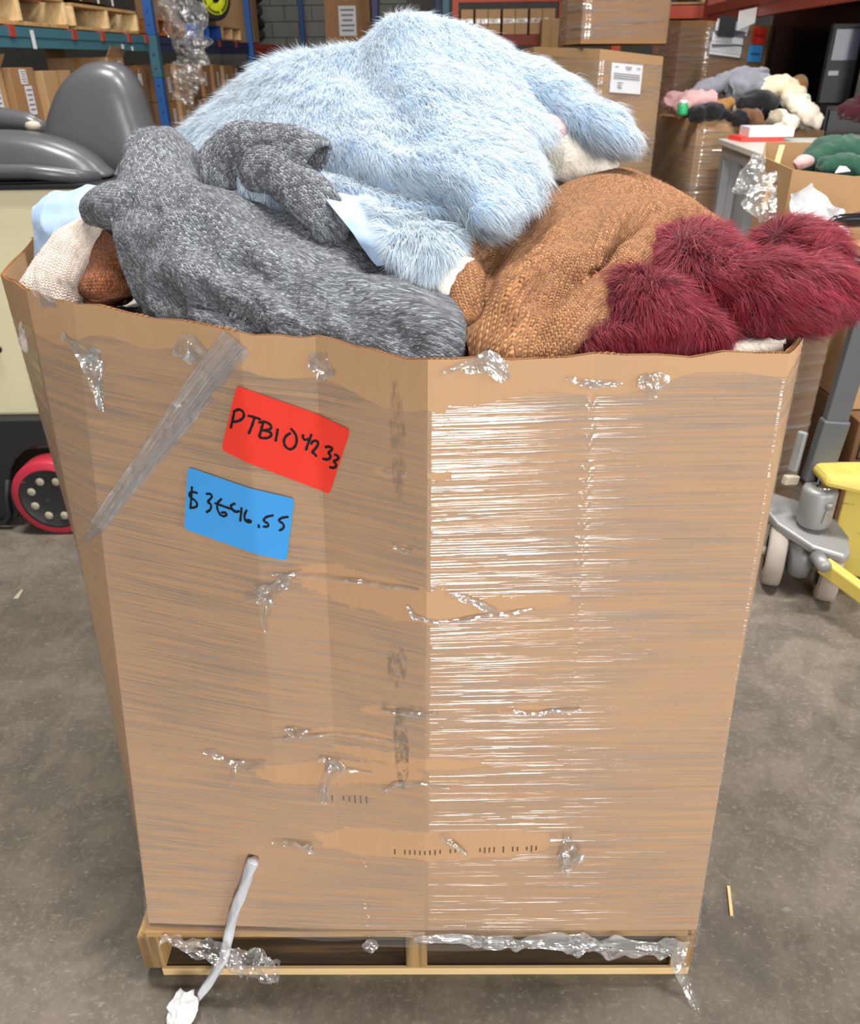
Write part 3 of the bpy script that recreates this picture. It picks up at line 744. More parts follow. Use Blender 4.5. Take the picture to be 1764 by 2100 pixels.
def tube_surf(path, radii, n=60, k=48, flat=1.0, up=(0, 0, 1), ends=True):
    P = cr_interp(np.array(path, float), n); r = cr_interp(np.array(radii, float)[:, None], n)[:, 0]
    T = np.gradient(P, axis=0); T /= np.linalg.norm(T, axis=1)[:, None]
    if ends:  # rounded ends
        e = max(3, n // 10); w = np.ones(n); q = np.sqrt(np.clip(1 - (1 - np.arange(e) / (e - 0.999)) ** 2, 0.0025, 1)); w[:e] = q; w[-e:] = q[::-1]; r = r * w
    side = np.cross(T, np.array(up, float)); side /= np.linalg.norm(side, axis=1)[:, None]; upv = np.cross(side, T)
    a = np.arange(k) * 2 * np.pi / k
    G = P[:, None] + side[:, None] * (np.cos(a)[None, :, None] * r[:, None, None]) + upv[:, None] * (np.sin(a)[None, :, None] * r[:, None, None] * flat)
    return Surf(G, closed=True).outward()

def fur_mesh(name, surfs, count, mat, parent, length=0.028, width=0.0011, flow=(0, 0, -1), lift=0.55, clump=0.5, seed=0, mask=None, cs=45.0, flowfn=None, nmix=0.6, wav=0.25, lenvar=0.35, swirl=0.7):
    R_ = np.random.default_rng(seed); A = []
    for s in surfs:
        G = s.G.reshape(-1, 3); F = s.faces(); N = s.normals().reshape(-1, 3)
        ar = 0.5 * np.linalg.norm(np.cross(G[F[:, 2]] - G[F[:, 0]], G[F[:, 3]] - G[F[:, 1]]), axis=1); A.append((G, F, N, ar))
    tot = sum(a[3].sum() for a in A); Ps, Ns = [], []
    for G, F, N, ar in A:
        k = int(count * ar.sum() / tot); f = F[R_.choice(len(F), k, p=ar / ar.sum())]
        a, b = R_.random(k)[:, None], R_.random(k)[:, None]
        w = [(1 - a) * (1 - b), a * (1 - b), a * b, (1 - a) * b]
        Ps.append(sum(w[i] * G[f[:, i]] for i in range(4))); Ns.append(sum(w[i] * N[f[:, i]] for i in range(4)))
    P = np.concatenate(Ps); N = np.concatenate(Ns); N /= np.linalg.norm(N, axis=1)[:, None] + 1e-12
    if mask is not None:
        k = mask(P); P, N = P[k], N[k]
    n = len(P); fl = np.broadcast_to(np.array(flow, float), P.shape) if flowfn is None else flowfn(P, N)
    fl = fl - N * (fl * N).sum(1)[:, None]; fl /= np.linalg.norm(fl, axis=1)[:, None] + 1e-6
    cl = np.stack([vnoise(P * cs + 11 * i) for i in range(3)], 1); cl2 = np.stack([vnoise(P * cs * 0.28 + 31 * i) for i in range(3)], 1)
    fl = fl + cl2 * swirl
    fl = fl - N * (fl * N).sum(1)[:, None]
    L = length * (1 + lenvar * (R_.random(n) - 0.5) * 2) * (1 + 0.25 * vnoise(P * cs * 0.5 + 5))
    jit = R_.normal(0, 0.10, (n, 3))
    lift = lift if np.isscalar(lift) else np.asarray(lift(P, N))[:, None]
    d1 = N * lift + fl * (1 - lift) + cl * clump * 0.45 + jit; d1 /= np.linalg.norm(d1, axis=1)[:, None]
    d2 = N * (lift - 0.28) + fl * (1.25 - lift) + cl * clump + jit * 1.5 + np.array([0, 0, -wav]); d2 /= np.linalg.norm(d2, axis=1)[:, None]
    p0 = P - N * 0.002; p1 = p0 + d1 * (L * 0.45)[:, None]; p2 = p1 + d2 * (L * 0.55)[:, None]
    # hair stays inside the carton's front wall
    bad = ((p2[:, 2] < 1.222) & (p2[:, 1] < 0.950) & (p2[:, 0] < 0.47)) | ((p1[:, 2] < 1.222) & (p1[:, 1] < 0.950) & (p1[:, 0] < 0.47)) | ((p0[:, 2] < 1.222) & (p0[:, 1] < 0.948) & (p0[:, 0] < 0.47))
    if bad.any():
        k = ~bad; P, N, L, d1, d2, p0, p1, p2 = (q[k] for q in (P, N, L, d1, d2, p0, p1, p2)); n = len(P)
    sd = np.cross(d1, R_.normal(0, 0.55, (n, 3)) + N * 0.8); sd /= np.linalg.norm(sd, axis=1)[:, None] + 1e-9
    w0 = (width * (0.7 + 0.6 * R_.random(n)))[:, None]
    V = np.stack([p0 - sd * w0 * 0.5, p0 + sd * w0 * 0.5, p1 - sd * w0 * 0.42, p1 + sd * w0 * 0.42, p2], 1).reshape(-1, 3)
    b = np.arange(n)[:, None] * 5
    F = np.concatenate([b + [0, 1, 3], b + [0, 3, 2], b + [2, 3, 4]])
    rv = R_.random(n); uv = np.stack([np.repeat(rv, 5), np.tile([0, 0, 0.5, 0.5, 1.0], n)], 1)
    pn = np.cross(d1, sd); pn *= np.sign((pn * N).sum(1))[:, None]
    nn = N * nmix + pn * (1 - nmix) + R_.normal(0, 0.12, (n, 3)); nn /= np.linalg.norm(nn, axis=1)[:, None]
    o = link_mesh(name, V, F, mat, parent, True, uv=uv, normals=np.repeat(nn, 5, 0))
    return prop(o, kind='stuff')

def fur_mat(name, root, tip, light, sheen=0.3, rough=0.55, trans=0.25, lw=0.85):
    n = NT(name); uv = n('SeparateXYZ', {0: n('TexCoord').outputs['UV']})
    c = n.mix(uv.outputs[1], root, tip)
    c = n.mix(n.math('MULTIPLY', n.math('POWER', uv.outputs[0], 2.5), lw), c, light)
    p = n('BsdfPrincipled', {'Base Color': c, 'Roughness': rough, 'Specular IOR Level': 0.3, 'Sheen Weight': sheen, 'Sheen Roughness': 0.4})
    t = n('BsdfTranslucent', {'Color': c})
    mx = n('MixShader', {0: trans, 1: p.outputs[0], 2: t.outputs[0]}); n.surf(mx.outputs[0]); return n.m
def knit_mat(name, dark, mid, light, sw=0.0075, sh=0.0055, fleck=1.0, bstr=0.8, rough=0.9, rib=None, marl=(0.36, 0.5, 0.66), fuzz=0.5):
    """knitted stitches from the garment's own UV in metres"""
    n = NT(name); uv = n('SeparateXYZ', {0: n('TexCoord').outputs['UV']}); u, v = uv.outputs[0], uv.outputs[1]
    wob = n.noise(n.coord('Object'), 9, 2)
    u = n.math('MULTIPLY_ADD', wob, sw * 1.2, u); v = n.math('MULTIPLY_ADD', n.noise(n.coord('Object', loc=(5, 5, 5)), 11, 2), sh * 3, v)
    x = n.math('PINGPONG', u, sw / 2)
    half = n.math('FLOOR', n.math('DIVIDE', u, sw / 2))
    vv = n.math('MULTIPLY_ADD', x, 0.95, v)
    row = n.math('DIVIDE', vv, sh)
    cell = n.math('FLOOR', row)
    rnd = n('TexWhiteNoise', {'Vector': n('CombineXYZ', {0: half, 1: cell, 2: 0.0}).outputs[0]}, noise_dimensions='3D').outputs['Value']
    # stitch profile: rounded leg of the V
    a = n.math('PINGPONG', row, 0.5); b = n.math('DIVIDE', n.math('SUBTRACT', x, sw / 4), sw / 4)
    prof = n.math('SUBTRACT', n.math('MULTIPLY', a, 1.6), n.math('MULTIPLY', n.math('MULTIPLY', b, b), 0.55))
    fib = n.noise(n('CombineXYZ', {0: n.math('MULTIPLY', x, 900), 1: n.math('MULTIPLY', vv, 260), 2: n.math('MULTIPLY', half, 3.7)}).outputs[0], 1.0, 3, 0.7)
    big = n.noise(n.coord('Object'), 5, 3)
    t = n.math('ADD', n.math('MULTIPLY', rnd, 0.40 * fleck), n.math('ADD', n.math('MULTIPLY', fib, 0.65), n.math('MULTIPLY', prof, 0.12)))
    t = n.math('MULTIPLY_ADD', n.math('SUBTRACT', big, 0.5), 0.12, t)
    c = n.ramp(t, [(marl[0], dark), (marl[1], mid), (marl[2], light)])
    h = n.math('ADD', prof, n.math('MULTIPLY', fib, 0.7))
    n.bsdf(c, rough, 0, n.bump(h, bstr, 0.003), 0.15, **{'Sheen Weight': fuzz, 'Sheen Roughness': 0.6}); return n.m
M['fur_blue'] = fur_mat('pale_blue_fur', srgb(198, 219, 237), srgb(222, 234, 244), srgb(242, 245, 248), trans=0.45)
M['fur_blue_base'] = simple('pale_blue_fur_backing', srgb(150, 188, 220), 0.9)
M['fur_red'] = fur_mat('burgundy_fur', srgb(84, 4, 18), srgb(158, 22, 42), srgb(222, 104, 130), 0.25, 0.45, 0.4, 0.8)  # pink sheen and highlights put into the tip and random strand colours
M['fur_red_base'] = simple('burgundy_fur_backing', srgb(74, 12, 26), 0.9)
M['knit_grey'] = knit_mat('grey_marl_knit', srgb(66, 69, 75), srgb(112, 116, 123), srgb(176, 181, 190), 0.0070, 0.0050, 0.85, marl=(0.32, 0.54, 0.78), fuzz=0.15)
M['knit_brown'] = knit_mat('brown_knit', srgb(122, 76, 44), srgb(184, 128, 82), srgb(216, 164, 116), 0.0075, 0.0052, 0.5, 1.0, marl=(0.28, 0.5, 0.76), fuzz=0.12)
M['knit_rust'] = knit_mat('rust_knit', srgb(92, 44, 14), srgb(144, 78, 34), srgb(176, 108, 54), 0.005, 0.004, 0.5, 0.8, fuzz=0.12)
M['knit_cream'] = knit_mat('cream_knit', srgb(206, 184, 168), srgb(232, 214, 200), srgb(245, 232, 220), 0.006, 0.0045, 0.4, 0.7)
def satin_mat():
    n = NT('pale_blue_satin'); v = n.coord('Object'); c = n.mix(n.noise(v, 6, 3), srgb(148, 174, 208), srgb(176, 200, 226))
    n.bsdf(c, 0.42, 0, n.bump(n.noise(v, 22, 3, 0.5, 0.6), 0.25, 0.008), 0.3, **{'Sheen Weight': 0.2}); return n.m
M['satin'] = satin_mat()
def sherpa_mat(name, a, b):
    n = NT(name); v = n.coord('Object'); f = n.noise(v, 170, 3, 0.6, 0.5)
    n.bsdf(n.mix(f, a, b), 0.95, 0, n.bump(f, 0.9, 0.004), 0.1, **{'Sheen Weight': 0.5}); return n.m
M['sherpa'] = sherpa_mat('cream_sherpa', srgb(226, 216, 198), srgb(250, 244, 230)); M['pink'] = sherpa_mat('pink_plush', srgb(206, 150, 152), srgb(232, 184, 184))
M['cloth_dark'] = knit_mat('dark_grey_knit', srgb(34, 36, 42), srgb(62, 65, 72), srgb(96, 100, 108))
# ------------------------------------------------------------------ the clothes heaped in the carton
def fuzz(name, surfs, count, mat, parent, length=0.006, width=0.00045, seed=5):
    return fur_mesh(name, surfs, count, mat, parent, length, width, (0.3, 0, -1), 0.75, 0.9, seed, cs=120.0, wav=0.0)
# pale blue faux fur coat -------------------------------------------------
coat = thing('fur_coat', 'pale blue shaggy faux fur coat on top of the heap', 'coat', (0.0, 1.6, 1.2))
body = patch([
    [(-0.5923, 1.95, 1.284), (-0.4941, 2.1, 1.319), (-0.3696, 2.15, 1.356), (-0.2376, 2.15, 1.376), (-0.1486, 2.15, 1.385), (-0.0835, 2.15, 1.395), (-0.0014, 2.15, 1.394), (0.1021, 2.1, 1.385), (0.2302, 2, 1.36), (0.3285, 1.85, 1.333)],
    [(-0.5158, 1.75, 1.371), (-0.4146, 1.82, 1.443), (-0.3042, 1.85, 1.508), (-0.1954, 1.86, 1.532), (-0.1282, 1.86, 1.541), (-0.0731, 1.84, 1.58), (-0.006, 1.82, 1.587), (0.0903, 1.8, 1.569), (0.2006, 1.76, 1.52), (0.2809, 1.68, 1.455)],
    [(-0.4658, 1.6, 1.355), (-0.3561, 1.62, 1.418), (-0.2553, 1.63, 1.463), (-0.1659, 1.63, 1.486), (-0.1042, 1.63, 1.496), (-0.0469, 1.62, 1.515), (0.0131, 1.6, 1.522), (0.0926, 1.58, 1.506), (0.1805, 1.56, 1.464), (0.2333, 1.53, 1.428)],
    [(-0.3939, 1.47, 1.334), (-0.2952, 1.46, 1.376), (-0.2114, 1.46, 1.401), (-0.1285, 1.45, 1.422), (-0.0718, 1.44, 1.433), (-0.0164, 1.43, 1.444), (0.0379, 1.42, 1.449), (0.0984, 1.4, 1.444), (0.1474, 1.38, 1.427), (0.1799, 1.4, 1.404)],
    [(-0.2997, 1.4, 1.312), (-0.2201, 1.37, 1.341), (-0.1532, 1.34, 1.362), (-0.0901, 1.31, 1.377), (-0.0379, 1.29, 1.383), (0.0055, 1.27, 1.391), (0.0508, 1.25, 1.396), (0.0988, 1.24, 1.398), (0.1439, 1.25, 1.39), (0.1763, 1.29, 1.38)],
    [(-0.2163, 1.37, 1.3), (-0.1541, 1.32, 1.322), (-0.0939, 1.28, 1.337), (-0.0412, 1.24, 1.347), (-0.0023, 1.21, 1.351), (0.0348, 1.18, 1.355), (0.0673, 1.16, 1.357), (0.1036, 1.16, 1.36), (0.1375, 1.18, 1.361), (0.1649, 1.24, 1.366)],
    [(-0.186, 1.38, 1.298), (-0.1262, 1.34, 1.311), (-0.0694, 1.29, 1.321), (-0.0205, 1.24, 1.325), (0.0147, 1.2, 1.327), (0.0443, 1.16, 1.33), (0.0726, 1.13, 1.332), (0.1006, 1.13, 1.334), (0.1295, 1.16, 1.341), (0.1611, 1.22, 1.351)],
    [(-0.1897, 1.46, 1.269), (-0.1287, 1.44, 1.272), (-0.0683, 1.4, 1.278), (-0.0191, 1.36, 1.28), (0.0198, 1.32, 1.283), (0.049, 1.28, 1.289), (0.0776, 1.26, 1.29), (0.1054, 1.26, 1.294), (0.1319, 1.28, 1.303), (0.1602, 1.32, 1.318)]], 110, 150)
body.noise(0.007, 6.0, 2.0)
body.crease([(-0.1813, 1.4, 1.384), (-0.0972, 1.3, 1.369), (-0.0232, 1.23, 1.354), (0.0442, 1.16, 1.337)], 0.020, 0.020, 0.008)
body.crease([(-0.1614, 1.7, 1.52), (-0.057, 1.5, 1.469), (-0.0238, 1.35, 1.408)], 0.008, 0.03, 0.004)
body.mesh('coat_body', M['fur_blue_base'], coat)
sleeve = tube_surf([(0.1587, 1.74, 1.471), (0.218, 1.65, 1.455), (0.2685, 1.54, 1.427), (0.3043, 1.46, 1.413), (0.3404, 1.43, 1.402)], [0.062, 0.060, 0.042, 0.036, 0.020], 60, 44, 0.9)
sleeve.noise(0.006, 12.0, 4.0); sleeve.mesh('coat_sleeve', M['fur_blue_base'], coat)
flap = patch([
    [(-0.176, 1.34, 1.361), (-0.1298, 1.32, 1.346), (-0.0684, 1.28, 1.334), (-0.0099, 1.25, 1.324), (0.0537, 1.22, 1.313)],
    [(-0.1527, 1.29, 1.347), (-0.1027, 1.25, 1.335), (-0.0515, 1.21, 1.325), (-0.0027, 1.17, 1.322), (0.0473, 1.15, 1.315)],
    [(-0.1, 1.2, 1.318), (-0.0642, 1.17, 1.311), (-0.026, 1.13, 1.31), (0.0068, 1.11, 1.309), (0.0412, 1.11, 1.305)],
    [(-0.0565, 1.13, 1.29), (-0.0326, 1.105, 1.29), (-0.0097, 1.09, 1.288), (0.0128, 1.085, 1.288), (0.0322, 1.09, 1.292)],
    [(-0.0371, 1.12, 1.262), (-0.0201, 1.1, 1.265), (-0.0036, 1.09, 1.267), (0.0127, 1.09, 1.271), (0.026, 1.1, 1.276)],
    [(-0.0321, 1.16, 1.232), (-0.0179, 1.15, 1.234), (-0.0041, 1.14, 1.237), (0.0097, 1.14, 1.242), (0.0223, 1.15, 1.248)]], 60, 60)
flap.noise(0.008, 16, 8.0)
flap.mesh('coat_flap', M['fur_blue_base'], coat)
lining = patch([
    [(-0.1707, 1.3, 1.365), (-0.1333, 1.285, 1.356), (-0.0921, 1.26, 1.345), (-0.0592, 1.235, 1.335)],
    [(-0.1452, 1.24, 1.347), (-0.1107, 1.22, 1.34), (-0.0747, 1.195, 1.333), (-0.0507, 1.19, 1.326)],
    [(-0.1161, 1.19, 1.325), (-0.0875, 1.17, 1.321), (-0.0619, 1.155, 1.317), (-0.0468, 1.16, 1.312)],
    [(-0.0905, 1.15, 1.302), (-0.0709, 1.135, 1.301), (-0.0561, 1.13, 1.3), (-0.0459, 1.14, 1.297)],
    [(-0.0677, 1.14, 1.274), (-0.0585, 1.135, 1.277), (-0.0504, 1.135, 1.28), (-0.0424, 1.14, 1.283)]], 40, 40)
lining.noise(0.006, 14, 3.0); prop(lining.mesh('satin_lining', M['satin'], coat, 0.003), 'smooth pale blue satin lining')
def coat_flow(P, N):
    c = np.array([-0.02, 1.86, 1.66]); d = P - c; d[:, 2] *= 0.6; d = d / (np.linalg.norm(d, axis=1)[:, None] + 1e-6)
    s = np.stack([0.55 + 0.3 * vnoise(P * 3.1), -0.3 + 0 * P[:, 0], -0.35 + 0 * P[:, 0]], 1)
    return d * 0.55 + s * 0.9
sx = (-0.0495, 1.15, 1.321)[0]
prop(fur_mesh('coat_fur', [body, sleeve], 250000, M['fur_blue'], coat, 0.034, 0.00075, lift=lambda P, N: 0.30 + 0.22 * np.clip((-0.05 - P[:, 0]) / 0.3, 0, 1) + 0.12 * np.clip((P[:, 1] - 1.62) / 0.2, 0, 1), clump=0.22, seed=2, flowfn=coat_flow, cs=70, nmix=0.8, swirl=0.3), 'long pale blue fur')
prop(fur_mesh('flap_fur', [flap], 30000, M['fur_blue'], coat, 0.032, 0.00075, lift=0.35, clump=0.35, seed=3, flow=(0.25, -0.4, -0.9), cs=45, mask=lambda P: P[:, 0] > ((-0.1231, 1.25, 1.352)[0] + ((-0.0498, 1.12, 1.282)[0] - (-0.1231, 1.25, 1.352)[0]) * np.clip(((-0.1231, 1.25, 1.352)[2] - P[:, 2]) / ((-0.1231, 1.25, 1.352)[2] - (-0.0498, 1.12, 1.282)[2]), 0, 1)) + 0.012), 'pale blue fur of the turned back flap')
prop(fur_mesh('lining_fringe', [Surf(lining.G[:, 32:]).orient((0, -0.6, 0.8))], 3200, M['fur_blue'], coat, 0.030, 0.00075, lift=0.3, clump=0.4, seed=4, flow=(-0.9, -0.2, -0.35), cs=45, mask=lambda P: vnoise(P * 25) > -0.35 + 0 * P[:, 0]), 'fur curling over the edge of the lining')
# grey marl sweater --------------------------------------------------------
grey = thing('grey_sweater', 'chunky grey marl knitted sweater hanging over the front of the heap', 'sweater', (-0.2, 1.15, 1.15))
gb = patch([
    [(-0.5942, 1.66, 1.338), (-0.576, 1.7, 1.368), (-0.5277, 1.7, 1.385), (-0.4705, 1.68, 1.386), (-0.4049, 1.62, 1.357)],
    [(-0.5198, 1.47, 1.37), (-0.508, 1.5, 1.404), (-0.476, 1.52, 1.422), (-0.4285, 1.52, 1.417), (-0.3672, 1.47, 1.373)],
    [(-0.4942, 1.35, 1.314), (-0.4566, 1.36, 1.349), (-0.4146, 1.37, 1.363), (-0.3644, 1.37, 1.364), (-0.3153, 1.38, 1.343)],
    [(-0.4792, 1.29, 1.236), (-0.4034, 1.24, 1.279), (-0.3475, 1.24, 1.311), (-0.2866, 1.27, 1.33), (-0.2163, 1.31, 1.328)],
    [(-0.4326, 1.23, 1.183), (-0.3475, 1.16, 1.226), (-0.2737, 1.15, 1.265), (-0.2042, 1.18, 1.288), (-0.1268, 1.25, 1.296)],
    [(-0.3221, 1.135, 1.169), (-0.2474, 1.085, 1.211), (-0.1789, 1.07, 1.244), (-0.1176, 1.09, 1.267), (-0.0513, 1.15, 1.27)],
    [(-0.1841, 1.06, 1.173), (-0.1254, 1.025, 1.204), (-0.0757, 1.015, 1.232), (-0.0319, 1.03, 1.252), (0.0093, 1.09, 1.255)],
    [(-0.0759, 1.015, 1.163), (-0.0388, 0.985, 1.193), (-0.0074, 0.985, 1.221), (0.0204, 1, 1.241), (0.0423, 1.06, 1.242)],
    [(-0.0118, 0.99, 1.148), (0.0103, 0.97, 1.175), (0.0307, 0.975, 1.201), (0.0451, 1, 1.222), (0.0533, 1.07, 1.224)],
    [(0.0006, 1.02, 1.116), (0.0235, 1.01, 1.14), (0.0436, 1.03, 1.16), (0.0564, 1.07, 1.177), (0.064, 1.14, 1.18)]], 230, 150)
gb.fix_uv(); gb.noise(0.009, 9.0, 1.0); gb.noise(0.004, 26.0, 6.0)
for pts, dp, w, rg in (
    ([(-0.3938, 1.2, 1.227), (-0.3118, 1.13, 1.23), (-0.2514, 1.09, 1.213), (-0.2104, 1.07, 1.191)], 0.014, 0.016, 0.008),
    ([(-0.3272, 1.24, 1.302), (-0.278, 1.15, 1.258), (-0.2081, 1.08, 1.228)], 0.010, 0.020, 0.006),
    ([(-0.2594, 1.17, 1.274), (-0.2103, 1.11, 1.254), (-0.1646, 1.05, 1.229)], 0.012, 0.016, 0.007),
    ([(-0.1834, 1.12, 1.27), (-0.1244, 1.04, 1.238), (-0.0727, 1, 1.211)], 0.007, 0.022, 0.004),
    ([(-0.3571, 1.47, 1.387), (-0.3336, 1.38, 1.352), (-0.2888, 1.36, 1.336)], 0.014, 0.016, 0.0),
    ([(-0.4762, 1.36, 1.327), (-0.4059, 1.3, 1.321), (-0.3675, 1.3, 1.328)], 0.006, 0.016, 0.004),
    ([(-0.1133, 1.07, 1.256), (-0.0532, 1, 1.236), (-0.0168, 0.98, 1.204)], 0.006, 0.018, 0.004)):
    gb.crease(pts, dp, w, rg)
gb.inside(); gb.mesh('sweater_body', M['knit_grey'], grey, 0.008)
g1 = tube_surf([(-0.3246, 1.36, 1.346), (-0.3259, 1.37, 1.375), (-0.3132, 1.375, 1.397), (-0.2778, 1.37, 1.409), (-0.2324, 1.345, 1.407), (-0.191, 1.32, 1.397), (-0.1692, 1.3, 1.384)], [0.028, 0.034, 0.037, 0.036, 0.036, 0.044, 0.046], 80, 48, 0.45, (0, -1, 0.3), False)
g1.noise(0.004, 30, 2.0); g1.mesh('sweater_sleeve', M['knit_grey'], grey, 0.006)
g2 = tube_surf([(-0.2814, 1.35, 1.38), (-0.2312, 1.32, 1.379), (-0.1905, 1.28, 1.359), (-0.1564, 1.25, 1.336), (-0.1349, 1.23, 1.308), (-0.1266, 1.24, 1.286)], [0.03, 0.036, 0.036, 0.034, 0.028, 0.016], 70, 44, 0.5, (0, -1, 0.3))
g2.noise(0.004, 30, 3.0); g2.mesh('sweater_sleeve', M['knit_grey'], grey)
g3 = tube_surf([(-0.4466, 1.36, 1.319), (-0.503, 1.4, 1.318), (-0.5507, 1.44, 1.31), (-0.5703, 1.46, 1.31)], [0.05, 0.045, 0.034, 0.018], 40, 36, 0.9)
g3.noise(0.003, 30, 4.0); g3.mesh('sweater_hem', M['knit_grey'], grey)
M['fuzz_grey'] = fur_mat('grey_fuzz', srgb(86, 90, 96), srgb(120, 124, 131), srgb(164, 168, 176), sheen=0.1)
prop(fuzz('knit_fuzz', [gb, g1, g2, g3], 16000, M['fuzz_grey'], grey, 0.006, 0.0004), kind='stuff')
# brown cable knit sweater ---------------------------------------------------
brown = thing('brown_sweater', 'camel brown cable knit sweater between the grey sweater and the burgundy fur', 'sweater', (0.25, 1.15, 1.15))
bb = patch([
    [(0.2369, 1.62, 1.298), (0.3072, 1.66, 1.313), (0.3952, 1.68, 1.323), (0.4634, 1.62, 1.295), (0.5342, 1.52, 1.258)],
    [(0.188, 1.42, 1.316), (0.2556, 1.45, 1.345), (0.3362, 1.47, 1.36), (0.406, 1.44, 1.334), (0.4862, 1.4, 1.289)],
    [(0.1177, 1.26, 1.3), (0.1958, 1.28, 1.325), (0.274, 1.31, 1.336), (0.353, 1.32, 1.323), (0.4392, 1.31, 1.284)],
    [(0.0604, 1.18, 1.296), (0.1283, 1.15, 1.299), (0.2103, 1.16, 1.306), (0.2957, 1.19, 1.299), (0.3856, 1.22, 1.265)],
    [(0.0428, 1.11, 1.263), (0.1042, 1.06, 1.275), (0.1756, 1.07, 1.271), (0.2531, 1.1, 1.262), (0.3254, 1.14, 1.239)],
    [(0.0502, 1.045, 1.224), (0.1004, 1.005, 1.24), (0.1559, 1.005, 1.238), (0.2188, 1.025, 1.23), (0.2764, 1.06, 1.207)],
    [(0.0561, 0.99, 1.19), (0.0981, 0.965, 1.204), (0.1404, 0.965, 1.203), (0.1885, 0.98, 1.2), (0.2405, 1, 1.181)],
    [(0.0589, 0.985, 1.149), (0.0996, 0.965, 1.159), (0.1429, 0.965, 1.159), (0.1919, 0.98, 1.155), (0.2433, 0.995, 1.143)]], 200, 190)
bb.fix_uv()
# ribs near the shoulder, cables lower down
U = bb.u[None, :bb.b] + 0 * bb.v[:, None]; Vv = bb.v[:, None] + 0 * U
fr = np.linspace(0, 1, bb.a)[:, None]
top = np.exp(-((fr - 0.20) / 0.10) ** 2); low = np.clip((fr - 0.3) / 0.1, 0, 1)
bb.push(0.0050 * np.sin(bb._uv.reshape(bb.a, bb.b, 2)[..., 1] / 0.022 * 2 * np.pi) * top)
bu = bb._uv.reshape(bb.a, bb.b, 2); cu, cv = bu[..., 0], bu[..., 1]
cab = np.exp(-(((cu + 0.011 * np.sin(cv / 0.075 * 2 * np.pi)) % 0.095 - 0.0475) / 0.009) ** 2) + np.exp(-(((cu - 0.011 * np.sin(cv / 0.075 * 2 * np.pi)) % 0.095 - 0.0475) / 0.009) ** 2)
bb.push(0.0055 * cab * low)
bb.noise(0.007, 8, 5.0)
for pts, dp, w, rg in (
    ([(0.1588, 1.03, 1.246), (0.197, 1.08, 1.263), (0.2496, 1.12, 1.271), (0.296, 1.19, 1.296), (0.3389, 1.27, 1.306)], 0.014, 0.016, 0.004),
    ([(0.0878, 1.2, 1.307), (0.0901, 1.13, 1.284), (0.0791, 1.06, 1.262), (0.0625, 1.04, 1.235)], 0.012, 0.015, 0.004),
    ([(0.0993, 0.985, 1.219), (0.1261, 1.02, 1.252), (0.1704, 1.08, 1.275)], 0.007, 0.018, 0.004),
    ([(0.3215, 1.16, 1.255), (0.3508, 1.22, 1.283), (0.3876, 1.31, 1.298)], 0.012, 0.014, 0.006)):
    bb.crease(pts, dp, w, rg); bb.smooth(1)
bb.smooth(1)
bb.inside(); bb.mesh('sweater_body', M['knit_brown'], brown, 0.008)
folds = []
for k, (path, rad, fl_) in enumerate((
    ([(0.1324, 0.968, 1.19), (0.1666, 0.985, 1.217), (0.2015, 1.02, 1.239), (0.2485, 1.08, 1.253), (0.2921, 1.14, 1.278), (0.3346, 1.22, 1.298)], [0.020, 0.028, 0.030, 0.030, 0.028, 0.018], 0.62),
    ([(0.0558, 1.03, 1.222), (0.0505, 1.075, 1.258), (0.0528, 1.13, 1.282), (0.0715, 1.18, 1.296), (0.0956, 1.21, 1.302)], [0.016, 0.026, 0.028, 0.024, 0.014], 0.6),
    ([(0.1922, 0.985, 1.202), (0.2115, 1.005, 1.221), (0.2342, 1.045, 1.241), (0.2731, 1.1, 1.259), (0.3272, 1.16, 1.265)], [0.018, 0.024, 0.026, 0.024, 0.016], 0.6),
    ([(0.3194, 1.19, 1.276), (0.3453, 1.26, 1.293), (0.3851, 1.33, 1.3), (0.4428, 1.38, 1.296)], [0.018, 0.026, 0.026, 0.020], 0.7))):
    f = tube_surf(path, rad, 90, 44, fl_, (0, -1, 0.5)); f.fix_uv(); f.noise(0.004, 22, k + 3.0); f.inside(); f.mesh('sweater_fold', M['knit_brown'], brown); folds.append(f)
M['fuzz_brown'] = fur_mat('brown_fuzz', srgb(140, 88, 48), srgb(178, 122, 74), srgb(206, 152, 102), sheen=0.1)
prop(fuzz('knit_fuzz', [bb] + folds, 9000, M['fuzz_brown'], brown, 0.006, 0.0004, 6), kind='stuff')
# burgundy fur -----------------------------------------------------------------
bur = thing('burgundy_fur_garment', 'burgundy long haired fur garment spilling over the right rim', 'garment', (0.42, 1.1, 1.15))
r1 = tube_surf([(0.3662, 1.21, 1.281), (0.3753, 1.14, 1.272), (0.406, 1.08, 1.252), (0.4536, 1.05, 1.25), (0.5048, 1.06, 1.253), (0.5379, 1.08, 1.258)], [0.046, 0.056, 0.056, 0.056, 0.050, 0.03], 80, 48, 0.8)
r2 = tube_surf([(0.4947, 1.22, 1.26), (0.5179, 1.21, 1.269), (0.5362, 1.17, 1.274), (0.545, 1.12, 1.261)], [0.034, 0.046, 0.048, 0.032], 50, 44, 0.9)
r3 = tube_surf([(0.2789, 1.1, 1.243), (0.2807, 1.06, 1.227), (0.2892, 1.03, 1.203), (0.2955, 1.01, 1.163)], [0.040, 0.056, 0.066, 0.05], 50, 48, 1.0)
r4 = tube_surf([(0.1859, 0.995, 1.193), (0.2319, 0.998, 1.201), (0.294, 1, 1.206), (0.341, 1.01, 1.202), (0.3772, 1.03, 1.192)], [0.025, 0.032, 0.042, 0.040, 0.02], 50, 40, 1.0)
r5 = tube_surf([(0.4111, 1.26, 1.28), (0.3992, 1.19, 1.268), (0.3986, 1.12, 1.256)], [0.026, 0.034, 0.038], 30, 36, 1.0)
for k, s in enumerate((r1, r2, r3, r4, r5)):
    s.noise(0.006, 18, k); s.mesh('fur_backing', M['fur_red_base'], bur)
